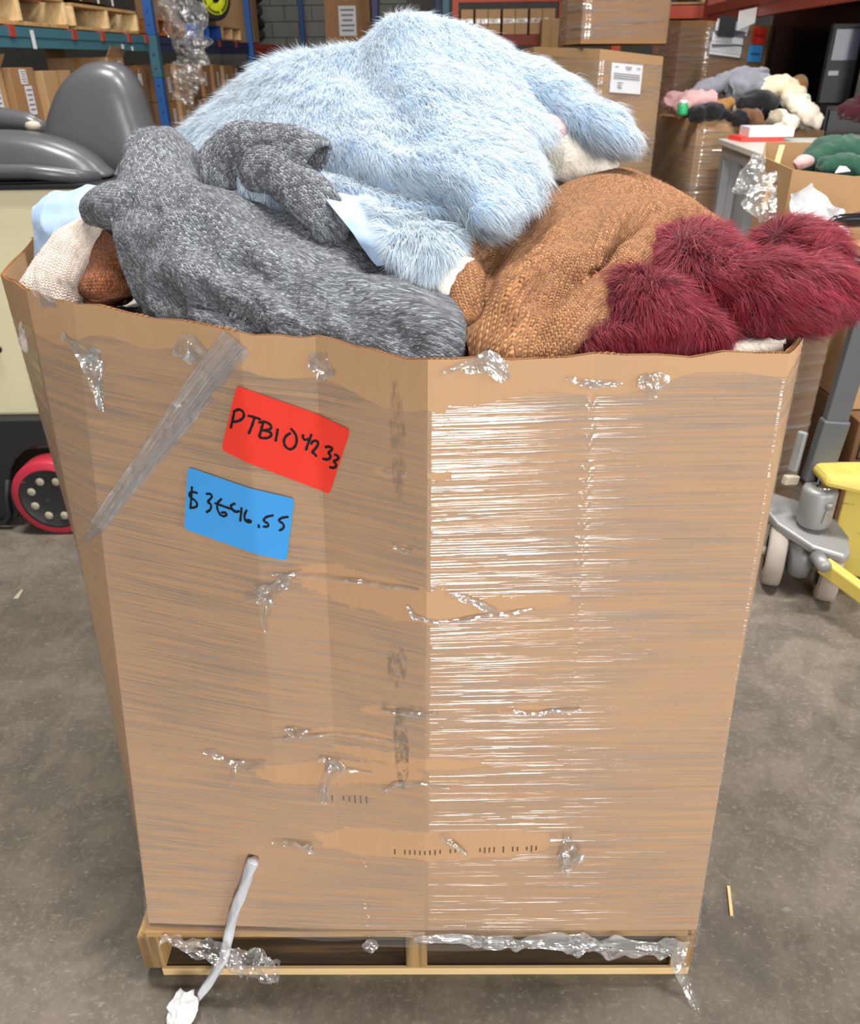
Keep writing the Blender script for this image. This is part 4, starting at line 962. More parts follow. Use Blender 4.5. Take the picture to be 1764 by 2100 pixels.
def bur_flow(P, N):
    d = P - np.array([0.33, 1.12, 1.34]); d /= np.linalg.norm(d, axis=1)[:, None] + 1e-6
    return d * 0.9 + np.array([0.1, -0.2, -0.4]) + 0.5 * np.stack([vnoise(P * 9), vnoise(P * 9 + 4), vnoise(P * 9 + 8)], 1)
prop(fur_mesh('burgundy_fur', [r1, r2, r3, r4, r5], 130000, M['fur_red'], bur, 0.034, 0.00065, lift=0.42, clump=0.45, seed=9, flowfn=bur_flow, cs=55, wav=0.1, nmix=0.7), 'long burgundy fur with painted sheen on paler tips')
# small garments at the left and those glimpsed between the big ones -------------
satin = thing('satin_garment', 'crumpled pale blue satin garment at the left rim', 'garment', (-0.62, 1.6, 1.15))
sp = patch([
    [(-0.8126, 1.78, 1.222), (-0.76, 1.8, 1.237), (-0.673, 1.78, 1.249)],
    [(-0.7509, 1.64, 1.285), (-0.709, 1.66, 1.306), (-0.6219, 1.66, 1.317)],
    [(-0.7417, 1.6, 1.27), (-0.6742, 1.58, 1.28), (-0.591, 1.58, 1.288)],
    [(-0.7415, 1.58, 1.211), (-0.6613, 1.53, 1.233), (-0.5728, 1.52, 1.255)],
    [(-0.7609, 1.58, 1.137), (-0.661, 1.5, 1.165), (-0.5596, 1.46, 1.199)],
    [(-0.7695, 1.58, 1.08), (-0.6644, 1.5, 1.111), (-0.5616, 1.44, 1.135)]], 90, 70)
sp.noise(0.012, 9, 3.0, True, 2); sp.noise(0.003, 24, 5.0, True, 1)
sp.mesh('satin_cloth', M['satin'], satin, 0.003)
ck = thing('cream_knit_sleeve', 'cream ribbed knit sleeve tucked under the grey sweater at the left', 'garment', (-0.55, 1.4, 1.15))
c1 = tube_surf([(-0.519, 1.46, 1.265), (-0.5621, 1.46, 1.249), (-0.6027, 1.44, 1.225), (-0.633, 1.41, 1.191), (-0.649, 1.38, 1.144), (-0.6679, 1.38, 1.083)], [0.06, 0.062, 0.066, 0.066, 0.062, 0.05], 90, 60, 0.8)
a = np.arange(c1.b) * 2 * np.pi / c1.b
c1.push(0.0022 * np.sin(a[None] * 16) + 0 * c1.v[:, None]); c1.noise(0.004, 22, 2); c1.mesh('sleeve', M['knit_cream'], ck)
rk = thing('rust_knit_cuff', 'rust brown knit cuff beside the cream sleeve', 'garment', (-0.45, 1.35, 1.15))
k1 = tube_surf([(-0.5007, 1.4, 1.26), (-0.5202, 1.385, 1.236), (-0.5269, 1.36, 1.213), (-0.5245, 1.33, 1.195), (-0.5262, 1.33, 1.179)], [0.05, 0.046, 0.040, 0.042, 0.026], 60, 52, 0.85)
k1.noise(0.005, 20, 6); k1.mesh('cuff', M['knit_rust'], rk)
dg = thing('dark_knit_garment', 'dark grey knit garment deep in the left front corner', 'garment', (-0.4, 1.3, 1.05))
d1 = patch([
    [(-0.6623, 1.5, 1.12), (-0.5799, 1.48, 1.133), (-0.469, 1.42, 1.156), (-0.3654, 1.32, 1.173)],
    [(-0.6132, 1.38, 1.135), (-0.5424, 1.38, 1.151), (-0.44, 1.3, 1.171), (-0.3392, 1.21, 1.174)],
    [(-0.5629, 1.29, 1.136), (-0.4877, 1.26, 1.144), (-0.398, 1.2, 1.161), (-0.3197, 1.15, 1.16)],
    [(-0.5588, 1.27, 1.085), (-0.4872, 1.24, 1.094), (-0.3955, 1.18, 1.121), (-0.3206, 1.13, 1.123)]], 60, 60)
d1.noise(0.012, 20, 2); d1.inside(); d1.mesh('knit', M['cloth_dark'], dg, 0.006)
sh = thing('cream_sherpa_jacket', 'cream sherpa fleece jacket filling the carton beneath the other clothes', 'jacket', (-0.1, 1.5, 0.98))
h1 = patch([
    [(-0.62, 1.95, 1.08), (-0.3, 2.05, 1.14), (0.1, 2.08, 1.14), (0.40, 1.98, 1.1)],
    [(-0.70, 1.7, 1.1), (-0.3, 1.7, 1.26), (0.1, 1.7, 1.32), (0.46, 1.7, 1.15)],
    [(-0.58, 1.42, 1.08), (-0.3, 1.42, 1.18), (0.08, 1.42, 1.24), (0.46, 1.42, 1.18)],
    [(-0.40, 1.24, 1.05), (-0.2, 1.2, 1.08), (0.0334, 1.13, 1.257), (0.46, 1.2, 1.12)],
    [(-0.22, 1.11, 1.0), (-0.1, 1.06, 1.02), (0.08, 1.0, 1.05), (0.44, 1.02, 1.12)]], 80, 80)
h1.noise(0.012, 18, 3); h1.mesh('fleece', M['sherpa'], sh, 0.006)
h2 = tube_surf([(0.2318, 1.56, 1.387), (0.2567, 1.52, 1.373), (0.2864, 1.49, 1.358), (0.3071, 1.48, 1.339)], [0.04, 0.05, 0.045, 0.03], 40, 36, 1.0)
h2.noise(0.005, 40, 2); h2.mesh('fleece_collar', M['sherpa'], sh)
h3 = patch([[(0.3953, 1.02, 1.198), (0.4407, 1.04, 1.198), (0.4802, 1.05, 1.194)], [(0.383, 0.985, 1.202), (0.4188, 0.985, 1.207), (0.451, 0.99, 1.21)], [(0.3844, 0.975, 1.174), (0.4209, 0.975, 1.177), (0.4481, 0.975, 1.18)]], 24, 24)
h3.noise(0.004, 40, 5); h3.mesh('fleece_hem', M['sherpa'], sh, 0.006)
h4 = tube_surf([(0.0568, 1.13, 1.282), (0.041, 1.1, 1.272), (0.0274, 1.08, 1.256), (0.0189, 1.08, 1.238)], [0.018, 0.024, 0.022, 0.014], 30, 28, 0.8); h4.noise(0.003, 50, 2); h4.mesh('fleece_edge', M['sherpa'], sh)
pk = thing('pink_plush_garment', 'pink plush showing between the coat body and its sleeve', 'garment', (0.25, 1.6, 1.25))
p1 = tube_surf([(0.1891, 1.545, 1.427), (0.2172, 1.53, 1.417), (0.2409, 1.515, 1.406), (0.2575, 1.51, 1.395)], [0.02, 0.026, 0.024, 0.014], 30, 30, 0.8)
p1.noise(0.003, 40, 1); p1.mesh('plush', M['pink'], pk)
# ------------------------------------------------------------------ ride-on truck at the left
def chipped(name, base, chip, amt=0.62, rough=0.45, metal=0.0, streak=(2, 2, 9)):
    n = NT(name); v = n.coord('Object')
    c = n.mix(n.noise(v, 3, 4), tuple(x * 0.9 for x in base), base)
    k = n.ramp(n.noise(n.coord('Object', streak), 3.3, 5, 0.7), [(amt, 0.0), (amt + 0.04, 1.0)])
    c = n.mix(k, c, chip); n.bsdf(c, rough, metal, n.bump(n.noise(v, 25, 3), 0.06, 0.004), 0.45); return n.m
M['cream_paint'] = chipped('cream_paint', srgb(232, 222, 184), srgb(150, 124, 84), 0.66)
M['black_skirt'] = chipped('black_scuffed_paint', srgb(38, 38, 42), srgb(150, 144, 134), 0.68, 0.5)
M['vinyl'] = simple('grey_moulded_vinyl', srgb(84, 84, 88), 0.30, var=0.06, spec=0.5, bump=0.05, bscale=30)
M['red_tyre'] = simple('red_polyurethane', srgb(186, 48, 66), 0.45)
M['hub'] = chipped('black_hub', srgb(46, 46, 46), srgb(112, 104, 92), 0.62, 0.5)
M['dust'] = simple('dusty_beige', srgb(176, 166, 146), 0.8)
tr = thing('ride_on_truck', 'cream ride-on warehouse truck with grey moulded seat behind the carton', 'forklift', (-1.6, 2.9, 0))
MB().hexa([(-2.6, 2.70, 0.43), (-0.86, 2.70, 0.43), (-0.86, 3.55, 0.43), (-2.6, 3.55, 0.43), (-2.6, 2.72, 1.185), (-0.86, 2.72, 1.185), (-0.86, 3.55, 1.185), (-2.6, 3.55, 1.185)]).build('body', M['cream_paint'], tr, bevel=0.012)
MB().box((-2.6, 2.70, 1.186), (-0.9, 3.55, 1.20)).build('top_plate', M['black'], tr, bevel=0.004)
for z0 in (0.74, 0.675):  # black oval hand holes
    MB().lathe([(0.0, -0.004), (0.028, -0.004), (0.03, 0.0), (0.02, 0.006), (0.0, 0.006)], 20, 'Y', (0, 0, 0), False).build('hand_hole', M['black'], tr, world=False).location = (0.085 if z0 > 0.7 else 0.09, -0.202, z0)
for o in [c for c in tr.children if c.name.startswith('hand_hole')]: o.scale = (1.5, 1, 0.75)
# black skirt with a wheel arch, hanging over the wheel
wc = (-1.372, 2.62, 0.150)
def skirt():
    pts = [(-2.6, 0.43), (-2.6, 0.02), (-1.62, 0.02), (-1.565, 0.03)]
    for k in range(0, 13):
        a = math.radians(205 - k * 17); pts.append((wc[0] + 0.182 * math.cos(a), max(0.05, wc[2] + 0.182 * math.sin(a))))
    pts += [(-0.86, 0.05), (-0.86, 0.43)]
    MB().prism([(x, 2.655, z) for x, z in pts], (0, 0.05, 0)).build('skirt', M['black_skirt'], tr, bevel=0.006)
skirt()
MB().tube([(-1.66, 2.64, 0.02), (-1.60, 2.635, 0.025), (-1.575, 2.635, 0.06), (-1.57, 2.64, 0.13), (-1.55, 2.645, 0.2)], 0.011, 8).build('fender_lip', M['black_skirt'], tr, True)
w = MB().lathe([(0.118, -0.04), (0.143, -0.036), (0.148, -0.028), (0.148, 0.045), (0.12, 0.05)], 48, 'Y', wc, False).build('tyre', M['red_tyre'], tr, True)
hb = MB().lathe([(0.001, -0.028), (0.05, -0.03), (0.112, -0.034), (0.119, -0.040), (0.120, 0.04), (0.001, 0.04)], 40, 'Y', wc).build('wheel_disc', M['hub'], tr, True)
for k in range(8):
    a = math.radians(k * 45 + 22); MB().lathe([(0.001, 0.0), (0.014, 0.0), (0.016, 0.004), (0.001, 0.004)], 14, 'Y', (wc[0] + 0.075 * math.cos(a), 2.582, wc[2] + 0.075 * math.sin(a))).build('bolt_hole', M['dust'], hb, True)
# seat: cushion shell and tall back shell, both moulded and glossy
def shell(name, outline, depth, y0, tilt, rnd=0.08, pinch=0.0):
    """rounded shell: a closed outline (x, z) inflated towards the viewer"""
    P = np.array(outline, float); C = P.mean(0); P = cr_interp(np.vstack([P, P[:1]]), 72)[:-1]; n = len(P); rings = 14; V = []; F = []
    for i in range(rings + 1):
        sc = math.cos(i / rings * math.pi / 2); d = depth * (1 - sc ** 4.5) ** (1 / 2.6)
        for p in P:
            xz = C + (p - C) * max(sc, 0.0); V.append((xz[0], y0 - d + (xz[1] - C[1]) * tilt, xz[1]))
    m = len(V)
    for i in range(rings):
        for j in range(n): F.append((i * n + j, i * n + (j + 1) % n, (i + 1) * n + (j + 1) % n, (i + 1) * n + j))
    for p in P: V.append((p[0], y0 + 0.05 + (p[1] - C[1]) * tilt, p[1]))
    for j in range(n): F.append((m + j, m + (j + 1) % n, (j + 1) % n, j))
    F.append(tuple(range(m, m + n))[::-1])
    return link_mesh(name, V, F, M['vinyl'], tr, True)
def xz(*a): return [(p[0], p[2]) for p in a]
shell('seat_back', xz((-1.351, 3.1, 1.294), (-1.308, 3.1, 1.385), (-1.256, 3.1, 1.462), (-1.18, 3.1, 1.519), (-1.103, 3.1, 1.536), (-1.034, 3.1, 1.514), (-0.9928, 3.1, 1.452), (-0.9744, 3.1, 1.373), (-0.9594, 3.1, 1.289), (-0.9737, 3.1, 1.162), (-1.179, 3.1, 1.14), (-1.365, 3.1, 1.167)), 0.10, 3.16, 0.12)
shell('seat_cushion', xz((-1.794, 2.85, 1.261), (-1.68, 2.85, 1.317), (-1.5, 2.85, 1.341), (-1.328, 2.85, 1.341), (-1.208, 2.85, 1.321), (-1.115, 2.85, 1.284), (-1.057, 2.85, 1.237), (-1.042, 2.85, 1.201), (-1.238, 2.85, 1.198), (-1.528, 2.85, 1.196), (-1.783, 2.85, 1.199)), 0.09, 2.86, 0.25)
MB().tube([(-1.725, 2.74, 1.226), (-1.419, 2.72, 1.238), (-1.237, 2.72, 1.236), (-1.108, 2.73, 1.219), (-1.059, 2.8, 1.204)], 0.022, 12).build('cushion_rim', M['vinyl'], tr, True)
MB().tube([(-1.78, 3.3, 1.349), (-1.554, 3.28, 1.353), (-1.442, 3.26, 1.339), (-1.377, 3.24, 1.315)], [0.05, 0.045, 0.04, 0.03], 14).build('arm_rest', M['vinyl'], tr, True)
MB().lathe([(0.001, 0.0), (0.022, 0.004), (0.026, 0.014), (0.02, 0.026), (0.001, 0.03)], 16, 'Z', (-1.316, 3, 1.334)).build('knob', M['dust'], tr, True)
# ------------------------------------------------------------------ yellow pallet jack at the right
M['yellow'] = chipped('yellow_paint', srgb(216, 194, 98), srgb(120, 108, 78), 0.66, 0.45)
M['cast'] = simple('grey_cast_metal', srgb(150, 150, 150), 0.45, 0.35, var=0.2, bump=0.15, bscale=40)
M['handle_grey'] = simple('grey_painted_steel', srgb(92, 94, 98), 0.45, 0.2)
M['gloss_black'] = simple('glossy_black_rubber', (0.012, 0.012, 0.013), 0.18)
M['wheel_grey'] = simple('dusty_nylon_wheel', srgb(160, 150, 140), 0.7)
M['chrome'] = simple('chrome', (0.75, 0.75, 0.76), 0.12, 1.0)
jk = thing('pallet_jack', 'yellow hand pallet jack with grey pump standing beside the carton', 'pallet jack', (1.25, 2.25, 0))
def jp(x, y, Y): return (x, y, Y)
for nm, c in (('steer_wheel', (1.125, 2.22, 0.105)), ('steer_wheel', (1.262, 2.13, 0.105))):
    d = Vector((1, -0.42, 0)).normalized(); q = d.to_track_quat('X', 'Z')
    o = MB().lathe([(0.06, -0.028), (0.097, -0.028), (0.103, -0.022), (0.105, 0.0), (0.103, 0.022), (0.097, 0.028), (0.06, 0.028)], 40, 'X', (0, 0, 0), False).build(nm, M['wheel_grey'], jk, True, world=False)
    o.location = Vector(c) - Vector((1.25, 2.25, 0)); o.rotation_euler = q.to_euler()
    h = MB().lathe([(0.001, -0.036), (0.016, -0.036), (0.02, -0.024), (0.064, -0.020), (0.064, 0.020), (0.02, 0.024), (0.001, 0.03)], 28, 'X').build('wheel_hub', M['hub'], o, True, world=False)
    MB().lathe([(0.001, -0.05), (0.014, -0.048), (0.018, -0.035), (0.018, -0.02)], 16, 'X').build('axle_cap', M['dust'], o, True, world=False)
MB().tube([(1.09, 2.236, 0.105), (1.30, 2.114, 0.105)], 0.016, 12).build('axle', M['cast'], jk, True)
MB().lathe([(0.001, 0.06), (0.036, 0.062), (0.044, 0.10), (0.05, 0.18), (0.001, 0.18)], 20, 'Z', (1.19, 2.175, 0)).build('swivel_post', M['cast'], jk, True)
def plate():
    P = [(1.075, 2.33), (1.10, 2.20), (1.17, 2.09), (1.25, 2.045), (1.275, 2.06), (1.30, 2.13), (1.295, 2.20), (1.26, 2.27), (1.20, 2.32), (1.12, 2.37)]
    zt = lambda x, y: 0.205 + (y - 2.05) * 0.18
    lo = [(x, y, zt(x, y) - 0.03) for x, y in P]; hi = [(x, y, zt(x, y)) for x, y in P]; n = len(P)
    link_mesh('base_casting', lo + hi, [tuple(range(n))[::-1], tuple(range(n, 2 * n))] + [(i, (i + 1) % n, n + (i + 1) % n, n + i) for i in range(n)], M['cast'], jk, bevel=0.008)
plate()
pc = (1.205, 2.19)
MB().lathe([(0.044, 0.235), (0.050, 0.242), (0.052, 0.26), (0.052, 0.352), (0.047, 0.365), (0.03, 0.367), (0.001, 0.367)], 32, 'Z', (pc[0], pc[1], 0)).build('pump_cylinder', M['cast'], jk, True)
MB().lathe([(0.012, 0.0), (0.013, 0.006), (0.009, 0.010), (0.001, 0.010)], 14, 'Y', (pc[0] + 0.012, pc[1] - 0.057, 0.325)).build('filler_plug', M['cast'], jk, True)
MB().bar((pc[0] + 0.008, pc[1] - 0.053, 0.31), (pc[0] + 0.003, pc[1] - 0.053, 0.265), 0.008, 0.008, (0, 1, 0)).build('casting_rib', M['cast'], jk, bevel=0.002)
MB().lathe([(0.03, 0.366), (0.03, 0.374), (0.02, 0.376), (0.02, 0.41), (0.001, 0.41)], 24, 'Z', (pc[0] + 0.006, pc[1], 0)).build('piston_rod', M['chrome'], jk, True)
# fork frame: yellow head over the piston and the heel going off to the right
MB().hexa([(1.18, 2.13, 0.395), (1.62, 1.98, 0.345), (1.66, 2.22, 0.345), (1.18, 2.25, 0.395), (1.185, 2.14, 0.432), (1.62, 2.0, 0.44), (1.66, 2.21, 0.44), (1.185, 2.24, 0.432)]).build('fork_head', M['yellow'], jk, bevel=0.015)
MB().hexa([(1.30, 2.22, 0.03), (1.80, 2.05, 0.03), (1.80, 2.10, 0.03), (1.33, 2.27, 0.03), (1.30, 2.22, 0.345), (1.80, 2.05, 0.345), (1.80, 2.10, 0.345), (1.33, 2.27, 0.345)]).build('heel_plate', M['yellow'], jk, bevel=0.006)
MB().bar((1.193, 2.05, 0.1714), (1.321, 1.86, 0.1196), 0.034, 0.05).build('push_rod', M['yellow'], jk, bevel=0.006)
MB().lathe([(0.001, -0.03), (0.02, -0.03), (0.022, 0.03), (0.001, 0.03)], 18, 'Y', (1.179, 2.04, 0.1886)).build('rod_pin', M['cast'], jk, True)
for s in (0, 1):
    MB().hexa([(1.36 + 0.32 * s, 1.95 + 0.2 * s, 0.005), (1.9 + 0.32 * s, 1.40 + 0.2 * s, 0.005), (2.0 + 0.32 * s, 1.50 + 0.2 * s, 0.005), (1.46 + 0.32 * s, 2.05 + 0.2 * s, 0.005), (1.36 + 0.32 * s, 1.95 + 0.2 * s, 0.075), (1.9 + 0.32 * s, 1.40 + 0.2 * s, 0.075), (2.0 + 0.32 * s, 1.50 + 0.2 * s, 0.075), (1.46 + 0.32 * s, 2.05 + 0.2 * s, 0.075)]).build('fork', M['yellow'], jk, bevel=0.008)
# handle: lever bracket, lower sleeve, shaft, loop
MB().bar((1.135, 2.25, 0.39), (1.145, 2.26, 0.52), 0.03, 0.02).build('lever_bracket', M['cast'], jk, bevel=0.006)
MB().bar((1.10, 2.22, 0.375), (1.15, 2.24, 0.365), 0.02, 0.03).build('foot_release', M['dust'], jk, bevel=0.004)
s0, s1, s2, s3 = Vector((1.208, 2.24, 0.3622)), Vector((1.223, 2.24, 0.5596)), Vector((1.236, 2.24, 0.8362)), Vector((1.244, 2.24, 1.052))
MB().bar(s0, s1 + (s1 - s0) * 0.04, 0.082, 0.04, (0, 1, 0)).build('handle_socket', M['handle_grey'], jk, bevel=0.006)
MB().bar(s1, s3, 0.07, 0.032, (0, 1, 0)).build('handle_shaft', M['handle_grey'], jk, bevel=0.006)
hp = [Vector((1.211, 2.22, 1.024)), Vector((1.108, 2.22, 1.058)), Vector((1.067, 2.22, 1.108)), Vector((1.077, 2.22, 1.137)), Vector((1.113, 2.22, 1.145)), Vector((1.267, 2.22, 1.145)), Vector((1.31, 2.22, 1.13)), Vector((1.327, 2.22, 1.093)), Vector((1.307, 2.22, 1.048)), Vector((1.239, 2.22, 1.02))]
MB().tube([tuple(p) for p in cr_interp(np.array([tuple(p) for p in hp]), 50)], 0.0145, 14).build('handle_loop', M['gloss_black'], jk, True)
# ------------------------------------------------------------------ cartons, racks and stock behind
M['film_bg'] = film_mat('film_on_stock', (2.5, 40.0), 0.06, 0.45, 0.05, 0.12, 0.14, 1.0, coord='UV', lo=0.46, hi=0.66, bdist=0.02)
M['print'] = simple('grey_print', (0.16, 0.16, 0.19), 0.7)
M['tape'] = simple('brown_tape', srgb(176, 128, 74), 0.25)
M['sticker'] = simple('label_paper', (0.70, 0.70, 0.72), 0.6)
def carton_box(name, label, lo, hi, mat='card_b', rz=0.0, group=None, stickers=(), flaps=False, tape=True):
    """closed shipping carton; stickers: (face, u, v, w, h) with face 'f' front (-Y), 'r' right (+X), 'l' left (-X)"""
    lo = Vector(lo); hi = Vector(hi); c = (lo + hi) / 2; sx, sy, sz = hi - lo
    t = thing(name, label, 'box', (c.x, c.y, lo.z), rz, group)
    MB().box((-sx / 2, -sy / 2, 0), (sx / 2, sy / 2, sz)).build('carton_body', M[mat], t, world=False, bevel=0.004)
    if tape:
        MB().box((-0.024, -sy / 2 - 0.001, sz * 0.72), (0.024, sy / 2 + 0.001, sz + 0.0015)).build('tape', M['tape'], t, world=False)
        MB().box((sx / 2, -0.024, sz * 0.72), (sx / 2 + 0.0012, 0.024, sz + 0.001)).build('tape', M['tape'], t, world=False)
    if flaps:
        MB().box((-sx / 2, -sy / 2, sz + 0.002), (-sx / 2 + 0.004, sy / 2, sz + 0.08)).build('flap', M[mat], t, world=False)
        MB().hexa([(sx / 2 - 0.004, -sy / 2, sz), (sx / 2, -sy / 2, sz), (sx / 2, sy / 2, sz), (sx / 2 - 0.004, sy / 2, sz), (sx / 2 + 0.04, -sy / 2, sz + 0.07), (sx / 2 + 0.044, -sy / 2, sz + 0.07), (sx / 2 + 0.044, sy / 2, sz + 0.07), (sx / 2 + 0.04, sy / 2, sz + 0.07)]).build('flap', M[mat], t, world=False)
    for f, u, v, w_, h_ in stickers:
        m = MB()
        if f == 'f': m.box((u * sx - w_ / 2, -sy / 2 - 0.003, v * sz - h_ / 2), (u * sx + w_ / 2, -sy / 2 - 0.0008, v * sz + h_ / 2))
        elif f == 'r': m.box((sx / 2 + 0.0008, u * sy - w_ / 2, v * sz - h_ / 2), (sx / 2 + 0.003, u * sy + w_ / 2, v * sz + h_ / 2))
        s = m.build('paper_label', M['sticker'], t, world=False)
        m = MB()
        for k in range(5):
            q = v * sz + h_ * (0.36 - k * 0.17); ww = w_ * (0.4 - 0.05 * (k % 3))
            if f == 'f': m.box((u * sx - ww, -sy / 2 - 0.0036, q - h_ * 0.03), (u * sx + ww, -sy / 2 - 0.0031, q + h_ * 0.03))
            else: m.box((sx / 2 + 0.0031, u * sy - ww, q - h_ * 0.03), (sx / 2 + 0.0036, u * sy + ww, q + h_ * 0.03))
        m.build('print', M['print'], s, world=False)
    return t
def gaylord(name, label, top, z0, mat='card_b', film=True, thick=0.007, fz=(0.05, 0.04), group=None, cat='carton', lid=False):
    """open bulk carton: top = outline of world points (counter-clockwise or not), straight walls down to z0"""
    T = np.array([tuple(p) for p in top], float); n = len(T); c = T.mean(0)
    t = thing(name, label, cat, (c[0], c[1], z0), 0, group)
    inn = T.copy(); d = c[:2] - T[:, :2]; inn[:, :2] += d / np.linalg.norm(d, axis=1)[:, None] * thick
    bo = T.copy(); bo[:, 2] = z0
    for i in range(n):
        j = (i + 1) % n; k = np.array([bo[i], bo[j], T[j], T[i]])
        ki = np.array([inn[i] * [1, 1, 0] + [0, 0, z0], inn[j] * [1, 1, 0] + [0, 0, z0], inn[j], inn[i]])
        link_mesh('wall_panel', list(k) + list(ki), [(0, 1, 2, 3), (4, 7, 6, 5), (3, 2, 6, 7), (0, 3, 7, 4), (1, 5, 6, 2), (0, 4, 5, 1)], M[mat], t)
    link_mesh('bottom', [(p[0], p[1], z0 + 0.004) for p in inn], [tuple(range(n))], M[mat], t)
    if lid: link_mesh('lid', [(p[0], p[1], p[2] - 0.012) for p in inn], [tuple(range(n))], M[mat], t)
    if film:
        V = []; uv = []; rows = 24; F = []; u = 0; cols = []
        for i in range(n):
            a, b = T[i], T[(i + 1) % n]; k = 8
            for q in range(k):
                p = a + (b - a) * q / k; cols.append((p, u + np.linalg.norm(b - a) * q / k))
            u += np.linalg.norm(b - a)
        for r in range(rows):
            f = r / (rows - 1)
            for p, uu in cols:
                o = (p[:2] - c[:2]); o = o / np.linalg.norm(o) * (0.004 + 0.002 * math.sin(uu * 40 + f * 60)); z = z0 + 0.02 + (p[2] - fz[1] - z0 - 0.02) * f
                V.append((p[0] + o[0], p[1] + o[1], z)); uv.append((uu, z))
        m = len(cols)
        F = [(r * m + k, r * m + (k + 1) % m, (r + 1) * m + (k + 1) % m, (r + 1) * m + k) for r in range(rows - 1) for k in range(m)]
        link_mesh('stretch_wrap', V, F, M['film_bg'], t, True, uv=uv)
    return t
def sheet(name, pts, mat, parent=None, t=0.003, world=True):
    """flat paper-like piece with thickness from 4 world points"""
    P = [Vector(p) for p in pts]; nrm = (P[1] - P[0]).cross(P[3] - P[0]).normalized() * t
    return MB().hexa([tuple(p) for p in P] + [tuple(p + nrm) for p in P]).build(name, mat, parent)
def on_wall(a, b, top_a, top_b, u0, u1, d0, d1, off=0.008):
    """quad on the wall panel between rim points a and b: u along, d metres below the rim"""
    a, b = Vector(a), Vector(b); e = b - a; nrm = Vector((e.y, -e.x, 0)).normalized()
    if nrm.y > 0: nrm = -nrm
    P = []
    for u, d in ((u0, d0), (u1, d0), (u1, d1), (u0, d1)):
        p = a + e * u; P.append(p + nrm * off + Vector((0, 0, -d)))
    return P
# --- tall cartons right of the coat
gA = [(0.605, 5.1, 1.586), (0.8564, 4.5, 1.566), (1.247, 4.8, 1.53), (1.36, 5.3, 1.53), (1.1, 5.6, 1.55), (0.6, 5.6, 1.58)]
pallet('wooden_pallet', 'wooden pallet under the carton with the white packing list', (0.95, 4.72, 0), 0.1)
g = gaylord('bulk_carton', 'brown bulk carton with white packing list behind the coat', gA, 0.14, 'card_c', True)
q = on_wall(gA[1], gA[2], 0, 0, 0.18, 0.66, 0.052, 0.182)
pg = sheet('packing_list', q, M['paper'], g)
for k, (u0, u1, d) in enumerate(((0.22, 0.27, 0.066), (0.38, 0.48, 0.064), (0.56, 0.62, 0.066), (0.39, 0.47, 0.073), (0.21, 0.62, 0.096), (0.21, 0.62, 0.106), (0.21, 0.62, 0.116), (0.28, 0.36, 0.136), (0.28, 0.34, 0.148), (0.28, 0.35, 0.158))):
    sheet('print', on_wall(gA[1], gA[2], 0, 0, u0, u1, d, d + 0.004, 0.0125), M['print'], pg, 0.0004)
gB = [(0.7394, 4.85, 1.605), (0.7803, 4.62, 1.558), (1.278, 4.9, 1.553), (1.40, 5.4, 1.55), (0.8, 5.5, 1.55)]
gB_up = [(p[0] * 1.0, p[1], 2.35) for p in gB]
g = gaylord('bulk_carton', 'film wrapped bulk carton stacked on top of the packing list carton', gB_up, 1.59, 'card_b', True, lid=True)
# --- carton with document pouch
gC = [(1.894, 7.4, 1.783), (1.812, 6.6, 1.753), (1.877, 6.2, 1.737), (2.412, 6.5, 1.714), (2.75, 7.3, 1.72), (1.9, 7.7, 1.75)]
g = gaylord('bulk_carton', 'bulk carton with document pouch and small red and blue labels', gC, 0.14, 'card_b', True)
pallet('wooden_pallet', 'wooden pallet under the carton with the document pouch', (2.2, 6.55, 0), 0.05)
R0, R1 = gC[2], gC[3]
po = sheet('document_pouch', on_wall(R0, R1, 0, 0, 0.04, 0.60, 0.02, 0.20, 0.010), M['film_loose'], g, 0.004)
rr = random.Random(4)
for k in range(9):
    u0 = 0.05 + 0.03 * rr.random(); d = 0.19 - k * 0.019; s = rr.uniform(-0.02, 0.03)
    P = on_wall(R0, R1, 0, 0, u0, 0.52 + 0.07 * rr.random(), d - 0.05, d, 0.016 + 0.003 * k)
    P[1].z += s; P[2].z += s
    sheet('paper_sheet', P, [M['paper'], M['sticker'], M['print'], M['paper']][k % 4], po, 0.002)
sheet('document_booklet', [p + Vector((0, -0.05, 0.03)) for p in on_wall(R0, R1, 0, 0, 0.12, 0.36, 0.0, 0.12, 0.02)], M['dkgrey'], po, 0.006)
P = on_wall(R0, R1, 0, 0, 0.34, 0.60, -0.06, 0.05, 0.07); P[1].z += 0.03; P[2].z += 0.05
sheet('document_booklet', P, M['white'], po, 0.006)
def tiny_label(a, b, u0, u1, d0, d1, mat, par, nm):
    o = sheet(nm, on_wall(a, b, 0, 0, u0, u1, d0, d1, 0.010), mat, par, 0.001)
    m = MB(); P = on_wall(a, b, 0, 0, u0 + (u1 - u0) * 0.15, u0 + (u1 - u0) * 0.85, (d0 + d1) / 2 - 0.008, (d0 + d1) / 2 + 0.008, 0.013)
    k = 14; pts = []
    for i in range(k):
        f = i / (k - 1); p = P[0] * (1 - f) + P[1] * f; p = p + (P[3] - P[0]) * (0.5 + 0.5 * math.sin(i * 2.4)); pts.append(tuple(p))
    m.tube(pts, 0.0022, 5); m.build('handwriting', M['ink'], o)
tiny_label(R0, R1, 0.71, 0.93, 0.02, 0.115, M['lab_red'], g, 'red_label')
tiny_label(R0, R1, 0.68, 0.90, 0.125, 0.225, M['lab_blue'], g, 'blue_label')
